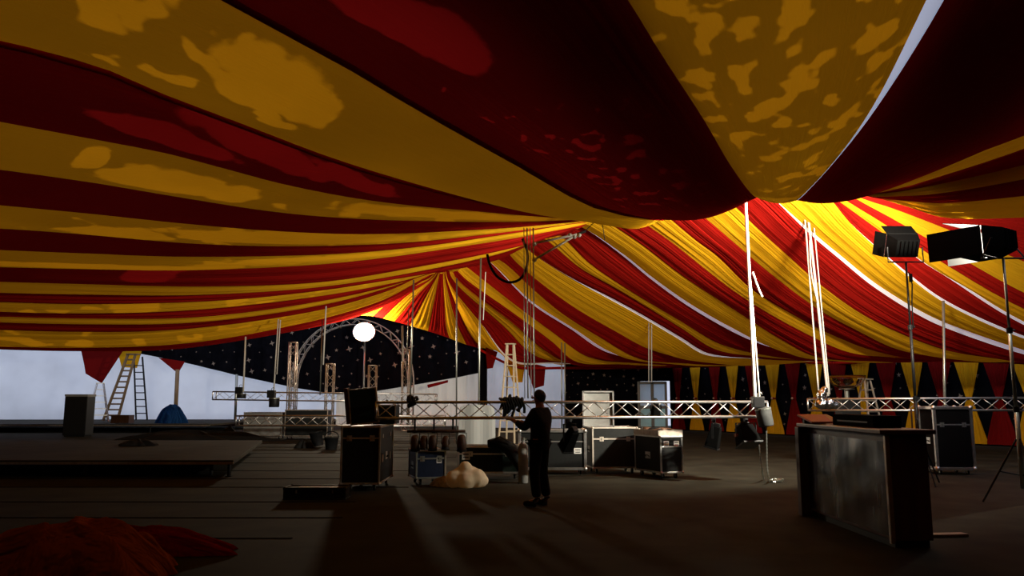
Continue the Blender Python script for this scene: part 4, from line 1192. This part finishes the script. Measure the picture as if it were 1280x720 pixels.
# pale sheet hanging behind the long truss
rows = []
c_ = PX(596, 23, 0); z0, z1 = .03, P(596, 506, 23).z
for i in range(13):
    v = 2 * i / 12 - 1
    r = []
    for j in range(13):
        u = 2 * j / 12 - 1
        k = (1 - .10 * abs(v) ** 4)
        r.append(Vector((u * .52 * k, .02 * math.sin(j), (z0 + z1) / 2 + v * (z1 - z0) / 2 * (1 - .08 * abs(u) ** 4))))
    rows.append(r)
M['pale'] = principled('pale grey board', (.24, .25, .25), .7)
mb = MB(); mb.grid(rows); o = mb.build('reflector_board', M['pale'], smooth=False, solid=.04); o.location = (c_.x, 23, 0.0)
tag(o, 'large pale grey board with rounded corners standing behind the long truss, left of the person', 'board')
o.location.z += max(0, .02 - z0)
# ------------------------------------------------------------------ ropes, cables, poles
def vr(px0, y0, px1, y1, d, r, label, mat='rope', name='rope', group=None, cat='rope', lug=True):
    a_, b_ = P(px0, y0, d), P(px1, y1, d)
    if name == 'tent_pole': b_ = Vector((b_.x, d, .44 if px0 in (296, 222) else .01))
    return rope(name, label, [a_, b_], r, mat, group, cat)
# the hoist ropes at the free end of the long truss (tops hidden above the near lining)
top = lambda px, d, z=9.2: PX(px, d, z)
e1 = P(945, 505, 15.9)
def hang(pxb, yb, d, dz_top, label, r=.018, lean=0.0, mat='rope', cat='rope', name='rope', group=None):
    b_ = P(pxb, yb, d); a_ = Vector((b_.x + lean, d, dz_top))
    return rope(name, label, [a_, (a_ + b_) / 2, b_], r, mat, group, cat)
hang(944, 500, 15.9, 5.75, 'thick white hoist rope at the free end of the long truss', .033, -.03)
hang(950, 503, 15.95, 5.75, 'thin white hoist rope just right of the thick one, at the free truss end', .014, -.14)
rope('rope', 'short loose rope tail off the white hoist rope, over the free truss end', [P(941, 340, 15.9), P(948, 360, 15.85), P(953, 371, 15.85)], .018)
hang(1023, 488, 20.6, 8.0, 'leftmost white hoist rope above the right-hand truss', .022, -.16)
hang(1035, 495, 20.6, 8.0, 'thick white hoist rope second from the left above the right-hand truss', .034, -.36)
hang(1037, 493, 20.7, 8.0, 'thin white hoist rope rightmost above the right-hand truss', .018, -.24)
rope('rope', 'slack white rope tail knotted to the hoist ropes above the right-hand truss', [P(1012, 300, 20.5), P(1014, 340, 20.5), P(1022, 378, 20.5)], .018)
# tall hoist lines left of the person, up into the lining
for k, (px, r_, m_, lb) in enumerate(((656, .008, 'steel', 'leftmost of the four tall hoist lines above the standing person'), (660, .013, 'steel', 'thick second line of the four tall hoist lines above the standing person'), (664, .008, 'rope', 'pale third line of the four tall hoist lines above the standing person'), (668, .013, 'steel', 'rightmost of the four tall hoist lines above the standing person'))):
    hang(px, 498, 15.35, P(656 + (px - 656) * .7, 285, 15.35).z, lb, r_, -.01, m_, 'hoist line', 'hoist_line', 'hoist lines above the person')
# rope bridle from the hoist lines to the slope
t = thing('rope_bridle', 'white Y-shaped rope bridle tied to the hoist lines under the lining', 'rope bridle', P(722, 293, 15.4))
o_ = P(722, 293, 15.4)
for (x, y) in ((668, 304), (667, 325)):
    mb = MB(); mb.tube(Vector((0, 0, 0)), P(x, y, 15.35) - o_, .022, 8); part(mb, 'leg_rope', M['rope'], t, smooth=True)
mb = MB()
for k in range(5):
    mb = MB(); mb.ball([P(712 + 6 * k, 294 + (k % 2) * 2, 15.4), P(668, 325, 15.35), P(668, 305, 15.35)][max(0, k - 2)] - o_ if k > 2 else P(712 + 6 * k, 294 + (k % 2) * 2, 15.4) - o_, .045, 8); part(mb, 'knot', M['rope'], t, smooth=True)
mb = MB(); mb.tube(Vector((0, 0, 0)), P(731, 289, 15.6) - o_, .03, 8); part(mb, 'shackle', M['black'], t)
rope('cable', 'thin dark line from the rope bridle up to the lining', [P(731, 289, 15.6), P(745, 277, 15.8), P(752, 279, 16), P(756, 300, 16.2)], .008, 'rubber', None, 'cable')
rope('cable', 'black cable hanging in a loop from the lining left of the tall hoist lines', [P(609, 318, 15.5), P(613, 333, 15.5), P(623, 347, 15.5), P(637, 353, 15.5), P(650, 349, 15.5), P(658, 335, 15.5), P(659, 315, 15.45), P(653, 298, 15.4)], .026, 'rubber', None, 'cable', 8)
# slim poles and lines further back
back = [
 (571, 348, 571, 497, 33, .032, 'steel', 'slim grey tent pole below the second peak of the lining', 'tent_pole', 'tent pole'),
 (601, 322, 598, 497, 26, .03, 'steel', 'grey tent pole left of the black cable loop', 'tent_pole', 'tent pole'),
 (607, 340, 604, 400, 26, .014, 'rope', 'pale rope beside the grey tent pole left of the cable loop', 'rope', 'rope'),
 (517, 350, 513, 494, 34, .035, 'steel', 'thin grey line right of the arch, reaching up into the lining', 'hoist_line', 'hoist line'),
 (511, 385, 507, 480, 34.5, .02, 'steel', 'fainter grey line beside the arch foot, left of the thin grey line', 'hoist_line', 'hoist line'),
 (503, 407, 503, 452, 35, .045, 'rope', 'short white rope tail hanging at the right foot of the arch', 'rope', 'rope'),
 (408, 374, 404, 456, 35.5, .035, 'rope', 'white rope hanging before the left curve of the arch', 'rope', 'rope'),
 (403, 400, 400, 494, 35.8, .03, 'steel', 'grey line hanging down to the raised upper truss inside the arch', 'hoist_line', 'hoist line'),
 (348, 399, 342, 492, 35.3, .035, 'rope', 'pale rope running down to the middle hoist of the raised upper truss', 'rope', 'rope'),
 (350.5, 400, 346, 468, 35.2, .025, 'rope', 'loose rope tail beside the rope to the middle hoist of the raised upper truss', 'rope', 'rope'),
 (307, 421, 304, 490, 36, .04, 'rope', 'white rope running down to the left hoist of the raised upper truss', 'rope', 'rope'),
 (702, 428, 702, 503, 38, .03, 'steel', 'left of two grey poles before the white wall strip, right of the person', 'tent_pole', 'tent pole'),
 (706, 429, 706, 503, 38, .03, 'steel', 'right of two grey poles before the small-star cloth, right of the person', 'tent_pole', 'tent pole'),
 (811, 403, 811, 478, 33, .022, 'rope', 'left of two thin ropes hanging over the white doors', 'rope', 'rope'),
 (814.5, 403, 814.5, 478, 33, .022, 'rope', 'right of two thin ropes hanging over the white doors', 'rope', 'rope'),
 (296, 468, 294, 524, 45.5, .08, 'steel', 'grey pole standing by the left end of the raised upper truss', 'tent_pole', 'tent pole'),
 (222, 462, 219, 524, 46, .12, 'wood', 'pale wooden pole under the small red pennant on the white wall', 'tent_pole', 'tent pole'),
 (1179, 376, 1181, 560, 20.5, .035, 'steel', 'pale pole at the picture edge, behind the flood lamps', 'tent_pole', 'tent pole'),
]
for x0, y0, x1, y1, d, r_, m_, lb, nm, ct in back:
    vr(x0, y0, x1, y1, d, r_, lb, m_, nm, None, ct)

# red and yellow pennants on the white walls
def pennant(name, label, pix, d, mat, sag=.15):
    c = P(pix[0][0], pix[0][1], d)
    mb = MB(); mb.prism([P(x, y, d) - c for x, y in pix], (0, .03, 0))
    o = mb.build(name, M[mat]); o.location = c
    return tag(o, label, 'pennant')
pennant('pennant', 'large dark red pennant hanging on the white wall left of the wooden ladder', [(100, 432), (154, 438), (127, 479), (107, 467), (105, 455)], 46.5, 'drape_red')
pennant('pennant', 'yellow pennant behind the top of the wooden ladder', [(146, 436), (177, 438), (171, 460), (152, 459)], 48, 'drape_yellow')
pennant('pennant', 'small red pennant at the top of the pale wooden pole', [(198, 447), (231, 452), (224, 464), (219, 464)], 48.3, 'drape_red')
pennant('pennant', 'narrow red strip pinned on the lower edge of the star cloth by the arch', [(534, 481), (560, 475), (560, 478), (535, 485)], 48.2, 'drape_red')
pennant('pennant', 'red pennant beside the pale ladder, left of the person', [(607, 434), (622, 440), (616, 460), (609, 461)], 46.2, 'drape_red')
pennant('pennant', 'yellow pennant behind the pale ladder', [(630, 445), (657, 452), (653, 478), (641, 478)], 46.2, 'drape_yellow')
pennant('pennant', 'red pennant hanging straight above the head of the standing person', [(655, 452), (682, 458), (680, 482), (667, 486)], 45.8, 'drape_red')
mb = MB(); mb.grid([[PX(600 + 9 * j / 6, 46.9 + .05 * math.sin(j * 2), z) for j in range(7)] for z in (.5, 1.8, 3.2, 4.6)])
tag(mb.build('curtain', M['black_cloth'], smooth=True, solid=.03), 'narrow black curtain hanging at the end of the star cloth, left of the pale ladder', 'curtain')

# ------------------------------------------------------------------ ladders
lb_ = PX(146, 43.5, .42)
t = thing('ladder', 'tall wooden step ladder standing on the rear stage against the white wall', 'ladder', (lb_.x, 43.5, .49))
topz = P(163, 444, 43.5).z - .425; tx = PX(164, 43.5, 4).x - lb_.x
for s in (-1, 1):
    bx = -.50 + .12 * s * 2; mb = MB(); mb.box((0, 0, 0), (.001, .001, .001))
    mb = MB(); a_, b_ = Vector((-.36 + s * .38, 0, 0)), Vector((tx - .02 + s * .2, .1, topz)); mb.tube(a_, b_, .075, 4); part(mb, 'rail', M['wood'], t)
for i in range(1, 12):
    k = i / 12; a_, b_ = Vector((-.74, 0, 0)).lerp(Vector((tx - .22, .1, topz)), k), Vector((.02, 0, 0)).lerp(Vector((tx + .18, .1, topz)), k)
    mb = MB(); mb.tube(a_, b_, .045, 6); part(mb, 'rung', M['wood'], t)
mb = MB(); mb.box((tx, .25, topz), (.6, .5, .06)); part(mb, 'top_step', M['wood'], t)
lb2 = PX(177, 45.2, .42)
t = thing('ladder', 'thin dark ladder leaning beside the tall wooden step ladder on the rear stage', 'ladder', (lb2.x, 45.2, .48))
topz = P(166, 447, 45.2).z - .425
for s in (-1, 1):
    mb = MB(); mb.tube((s * .31, 0, 0), (-.52 + s * .24, .2, topz), .05, 6); part(mb, 'rail', M['steel_dark'] if 'steel_dark' in M else M['black'], t)
for i in range(1, 9):
    k = i / 9.3; mb = MB(); mb.tube(Vector((-.31, 0, 0)).lerp(Vector((-.76, .2, topz)), k), Vector((.31, 0, 0)).lerp(Vector((-.28, .2, topz)), k), .03, 6); part(mb, 'rung', M['black'], t)
step_ladder('ladder', 'small bright aluminium step ladder under the large dark red pennant', PX(122, 43, .47) + Vector((0, 0, 0)), P(124, 480, 43).z - .425, 1.0, .3, 1.3, .5, 'alu', 6, .045)
step_ladder('ladder', 'pale wooden step ladder behind the long truss, above the cable bundle', PX(638, 31, 0), P(641, 430, 31).z, .62, .26, 1.2, -.25, 'wood_pale' if 'wood_pale' in M else 'wood', 9, .04)
step_ladder('ladder', 'small pale step ladder behind the right-hand truss beside the glass bowl', PX(1088, 24, 0), P(1086, 474, 24).z, .6, .2, .9, .3, 'alu_dull', 7, .03)

# ------------------------------------------------------------------ odds and ends on the left
M['blue_tarp'] = fabric('blue tarpaulin', (.012, .05, .16), (0, 0, 0), folds=.6, fold_scale=(6, 6, 1))
cloth_heap('tarpaulin', 'blue tarpaulin heaped at the foot of the pale wooden pole', PX(214, 41.5, .425), .72, .5, .95, M['blue_tarp'], 6, 'tarpaulin', amp=.15)
cloth_heap('cloth_heap', 'long dark heap of cloth on the floor behind the low stage platform', PX(235, 32, 0), 3.0, .8, .42, M['rubber'], 7, 'cloth', amp=.4)
cloth_heap('cloth_heap', 'small dark heap on the low stage platform', PX(172, 22.5, .36), .5, .35, .16, M['rubber'], 14, 'cloth', amp=.4)
t = thing('crate', 'brown crate on the rear stage between the two tall ladders and the pole', 'crate', PX(153, 41.2, .425))
mb = MB(); mb.box((0, 0, .22), (.9, .6, .40)); part(mb, 'body', M['wood_dark'], t)
mb = MB()
for z in (.06, .38): mb.box((0, -.31, z), (.92, .03, .07))
part(mb, 'slats', M['wood_dark'], t)
sp = PX(97, 36, 0)
t = thing('speaker_cabinet', 'black speaker cabinet standing at the left edge of the picture', 'speaker', (sp.x, 36, 0))
mb = MB(); mb.box((0, 0, .90), (1.0, .7, 1.7)); part(mb, 'cabinet', M['black'], t, bevel=.03)
mb = MB(); mb.box((0, -.36, .90), (.9, .03, 1.5)); part(mb, 'grille', M['rubber'], t)
mb = MB(); mb.box((0, 0, .025), (.9, .6, .05)); part(mb, 'feet', M['rubber'], t)
mb = MB(); mb.box((0, 0, 1.80), (1.02, .72, .10)); part(mb, 'top_lid', M['grey_panel'], t)
# equipment behind the rear trusses
flight_case('flight_case', 'pale grey low case behind the lower rear truss, under the middle hoist', (PX(331, 34, 0).x, 34, 0), 0, (1.55, .8, .95), 'grey_panel', 'alu', handles=False)
flight_case('flight_case', 'dark low case behind the lower rear truss, beside the pale grey low case', (PX(385, 34, 0).x, 34, 0), 0, (1.75, .8, 1.05), 'case_black', 'alu_dull', handles=False)
tag(cloth_heap('cable_pile', 'small dark heap by the grey pole at the left end of the rear trusses', PX(286, 38, 0), .35, .3, .35, M['rubber'], 21, 'cable'), None)

# ------------------------------------------------------------------ glass bowl and foil-wrapped hoist by the right-hand truss
M['glass'] = principled('clear bowl', (.6, .6, .6), .02); 
gb = M['glass'].node_tree.nodes['Principled BSDF']; gb.inputs['Transmission Weight'].default_value = 1.0; gb.inputs['IOR'].default_value = 1.3; gb.inputs['Base Color'].default_value = (.95, .95, .95, 1)
bd = 23.5; bc = PX(1063, bd, 0)
t = thing('bowl_stand', 'black pedestal under the big clear bowl behind the right-hand truss', 'pedestal', (bc.x, bd, 0))
zt = P(1063, 486, bd).z
mb = MB(); mb.box((0, 0, zt / 2 - .15), (.55, .5, zt - .32)); mb.box((0, 0, .02), (.6, .55, .04)); part(mb, 'pedestal', M['black'], t, bevel=.01)
mb = MB(); mb.lathe([(.30, zt - .32), (.26, zt - .28), (.06, zt - .26), (.06, zt - .04), (.22, zt - .01), (.22, zt)], (0, 0, 0), 20); part(mb, 'collar', M['steel'], t, smooth=False)
zr = P(1063, 470, bd).z; rr = .54
prof = [(.10, zt + .0)] + [(rr * math.sin(a_), zr - (zr - zt) * math.cos(a_)) for a_ in [PI / 2 * i / 8 for i in range(2, 9)]] + [(rr + .02, zr + .01), (rr - .02, zr + .012)] + [((rr - .025) * math.sin(a_), zr - (zr - zt - .03) * math.cos(a_)) for a_ in [PI / 2 * i / 8 for i in range(8, 1, -1)]]
mb = MB(); mb.lathe([(r_, z_ - zt) for r_, z_ in prof], (0, 0, 0), 28)
o = mb.build('glass_bowl', M['glass'], smooth=True); o.location = (bc.x, bd, zt + .004)
tag(o, 'big clear bowl standing on the black pedestal behind the right-hand truss', 'bowl')
M['foil'] = principled('crumpled foil', (.5, .5, .5), .25, 1.0, bump=.6, scale=9)
fc = P(1033, 512, 20.4)
o = blob_heap('foil_wrap', 'silver foil bundle hanging at the left end of the right-hand truss', fc, [((-.12, 0, .16), .16), ((.08, .02, .14), .15), ((-.1, 0, .36), .13), ((-.02, 0, .5), .09), ((.2, 0, .12), .11)], M['foil'], 'foil', .03, .09)
# ------------------------------------------------------------------ the standing person
def skin(name, verts, edges, radii, mat, parent=None, root=0, sub=2):
    me = bpy.data.meshes.new(name); me.from_pydata(verts, edges, [])
    ob = bpy.data.objects.new(name, me); COL.objects.link(ob)
    ob.modifiers.new('skin', 'SKIN').use_smooth_shade = True
    for i, r in enumerate(radii):
        rr = r if isinstance(r, tuple) else (r, r)
        me.skin_vertices[0].data[i].radius = rr
    me.skin_vertices[0].data[root].use_root = True
    sm = ob.modifiers.new('sub', 'SUBSURF'); sm.levels = sub; sm.render_levels = sub
    dg = bpy.context.evaluated_depsgraph_get()
    m2 = bpy.data.meshes.new_from_object(ob.evaluated_get(dg))
    m2.name = name
    bpy.data.objects.remove(ob); 
    m2.materials.clear(); m2.materials.append(mat)
    for p in m2.polygons: p.use_smooth = True
    o2 = bpy.data.objects.new(name, m2); COL.objects.link(o2)
    if parent is not None: o2.parent = parent
    return o2
M['skin'] = principled('skin', (.36, .17, .11), .55)
M['jacket'] = principled('black jacket', (.010, .010, .010), .85, noise=.3, scale=12, bump=.3, spec=.15)
M['trousers'] = principled('dark trousers', (.009, .009, .010), .9, noise=.3, scale=12, bump=.3, spec=.1)
M['hair'] = principled('dark hair', (.010, .007, .005), .6, bump=.4, scale=30)
feet = G(675, 633)
J = dict(pel=(0, 0, .96), sp=(0, -.015, 1.14), ch=(0, -.01, 1.32), nb=(0, -.015, 1.47), nk=(0, .0, 1.545), hd=(0, .02, 1.63), tp=(0, .015, 1.70),
         hl=(-.10, 0, .90), kl=(-.115, .03, .49), al=(-.11, -.01, .10), tl=(-.125, .17, .045),
         hr=(.10, 0, .90), kr=(.11, .02, .49), ar=(.12, -.05, .10), tr=(.15, .12, .045),
         sl=(-.185, -.01, 1.41), el=(-.25, .12, 1.17), wl=(-.14, .36, 1.27), pl=(-.12, .44, 1.30),
         sr=(.185, -.01, 1.41), er=(.25, .10, 1.16), wr=(.13, .34, 1.24), pr=(.11, .42, 1.27))
J0 = dict(J); J['hem'] = (0, -.005, .79)
K = list(J0); I = {k: i for i, k in enumerate(K)}
E = [('pel', 'sp'), ('sp', 'ch'), ('ch', 'nb'), ('nb', 'nk'), ('nk', 'hd'), ('hd', 'tp'), ('pel', 'hl'), ('hl', 'kl'), ('kl', 'al'), ('al', 'tl'), ('pel', 'hr'), ('hr', 'kr'), ('kr', 'ar'), ('ar', 'tr'),
     ('ch', 'sl'), ('sl', 'el'), ('el', 'wl'), ('wl', 'pl'), ('ch', 'sr'), ('sr', 'er'), ('er', 'wr'), ('wr', 'pr')]
Rd = dict(pel=.105, sp=.118, ch=(.15, .13), nb=.075, nk=.058, hd=(.082, .098), tp=(.06, .075), hl=.09, kl=.062, al=.042, tl=.035, hr=.09, kr=.062, ar=.042, tr=.035,
          sl=.062, el=.045, wl=.032, pl=.03, sr=.062, er=.045, wr=.032, pr=.03)
person = skin('person', [J[k] for k in K], [(I[a], I[b]) for a, b in E], [Rd[k] for k in K], M['skin'], None, I['pel'])
person.location = feet; person.rotation_euler = (0, 0, math.radians(58))
tag(person, 'person in dark jacket and trousers standing with both forearms raised in front', 'person')
Rd['hem'] = .13
E2 = E + [('hem', 'pel')]
def sub_skin(name, keys, grow, mat, extra=None):
    JJ = dict(J); JJ.update(extra or {})
    idx = {k: i for i, k in enumerate(keys)}
    return skin(name, [JJ[k] for k in keys], [(idx[a], idx[b]) for a, b in E2 if a in idx and b in idx], [tuple(q + grow.get(k, grow['*']) for q in (Rd[k] if isinstance(Rd[k], tuple) else (Rd[k], Rd[k]))) for k in keys], mat, person, 0)
sub_skin('jacket', ['hem', 'pel', 'sp', 'ch', 'nb', 'sl', 'el', 'wl', 'sr', 'er', 'wr'], {'*': .022, 'pel': .06, 'hem': .035, 'sp': .04, 'wl': .014, 'wr': .014, 'nb': .012}, M['jacket'], {'wl': (-.155, .325, 1.255), 'wr': (.145, .305, 1.225)})
sub_skin('trousers', ['pel', 'hl', 'kl', 'al', 'hr', 'kr', 'ar'], {'*': .02, 'kl': .026, 'kr': .026, 'al': .034, 'ar': .034, 'pel': .015}, M['trousers'], {'al': (-.11, -.01, .13), 'ar': (.12, -.05, .13)})
for s_, a_, t_ in (('l', 'al', 'tl'), ('r', 'ar', 'tr')):
    A_, T_ = Vector(J[a_]), Vector(J[t_])
    skin('boot', [(A_.x, A_.y, .14), (A_.x, A_.y - .02, .055), tuple(A_.lerp(T_, .6).xy) + (.05,), (T_.x, T_.y + .05, .045)], [(0, 1), (1, 2), (2, 3)], [.058, .058, .052, .045], M['rubber'], person, 1)
# hood / hair over the back of the head
mb = MB()
rows = []
for i in range(9):
    r = []
    for j in range(17):
        th = PI * (.02 + (.42 + .34 * math.sin(PI * j / 16)) * i / 8)
        ph = PI * (1.0 + (-.62 + 1.24 * j / 16)) + PI / 2
        r.append(Vector((.092 * math.sin(th) * math.cos(ph), .106 * math.sin(th) * math.sin(ph), .106 * math.cos(th))) + Vector((0, .010, 1.652)))
    rows.append(r)
mb.grid(rows); part(mb, 'hair', M['hair'], person, smooth=True, solid=.012)
# face
mb = MB(); mb.ball((0, .125, 1.635), (.014, .022, .022), 8); part(mb, 'nose', M['skin'], person, smooth=True)
for s in (-1, 1):
    mb = MB(); mb.ball((s * .033, .112, 1.662), (.013, .009, .008), 8); part(mb, 'eye', M['rubber'], person, smooth=True)
    mb = MB(); mb.ball((s * .086, .02, 1.64), (.012, .024, .034), 8); part(mb, 'ear', M['skin'], person, smooth=True)
mb = MB(); mb.ball((0, .112, 1.595), (.026, .010, .008), 8); part(mb, 'mouth', M['knot'], person, smooth=True)
# hands: palm, four fingers, thumb, lightly curled
for s, w_, p_ in ((-1, 'wl', 'pl'), (1, 'wr', 'pr')):
    W, Pm = Vector(J[w_]), Vector(J[p_]); fwd = (Pm - W).normalized(); side = fwd.cross(Vector((0, 0, 1))).normalized(); up = side.cross(fwd).normalized()
    vs = [W, W + fwd * .05, Pm]; es = [(0, 1), (1, 2)]; rs = [(.026, .02), (.036, .018), (.038, .016)]
    for f in range(4):
        ln = (.030, .034, .032, .025)[f]; x = (f - 1.5) * .021
        b = len(vs); q = Pm + side * x + fwd * .012
        vs += [q, q + fwd * ln - up * .004, q + fwd * ln * 1.7 - up * .022, q + fwd * ln * 1.9 - up * .042]
        es += [(2, b), (b, b + 1), (b + 1, b + 2), (b + 2, b + 3)]; rs += [.011, .0095, .009, .008]
    b = len(vs); q = W + fwd * .045 - side * s * .03
    vs += [q, q - side * s * .022 + fwd * .03, q - side * s * .018 + fwd * .058 - up * .012]; es += [(1, b), (b, b + 1), (b + 1, b + 2)]; rs += [.013, .011, .009]
    skin('hand', [tuple(v) for v in vs], es, rs, M['skin'], person, 1, 1)
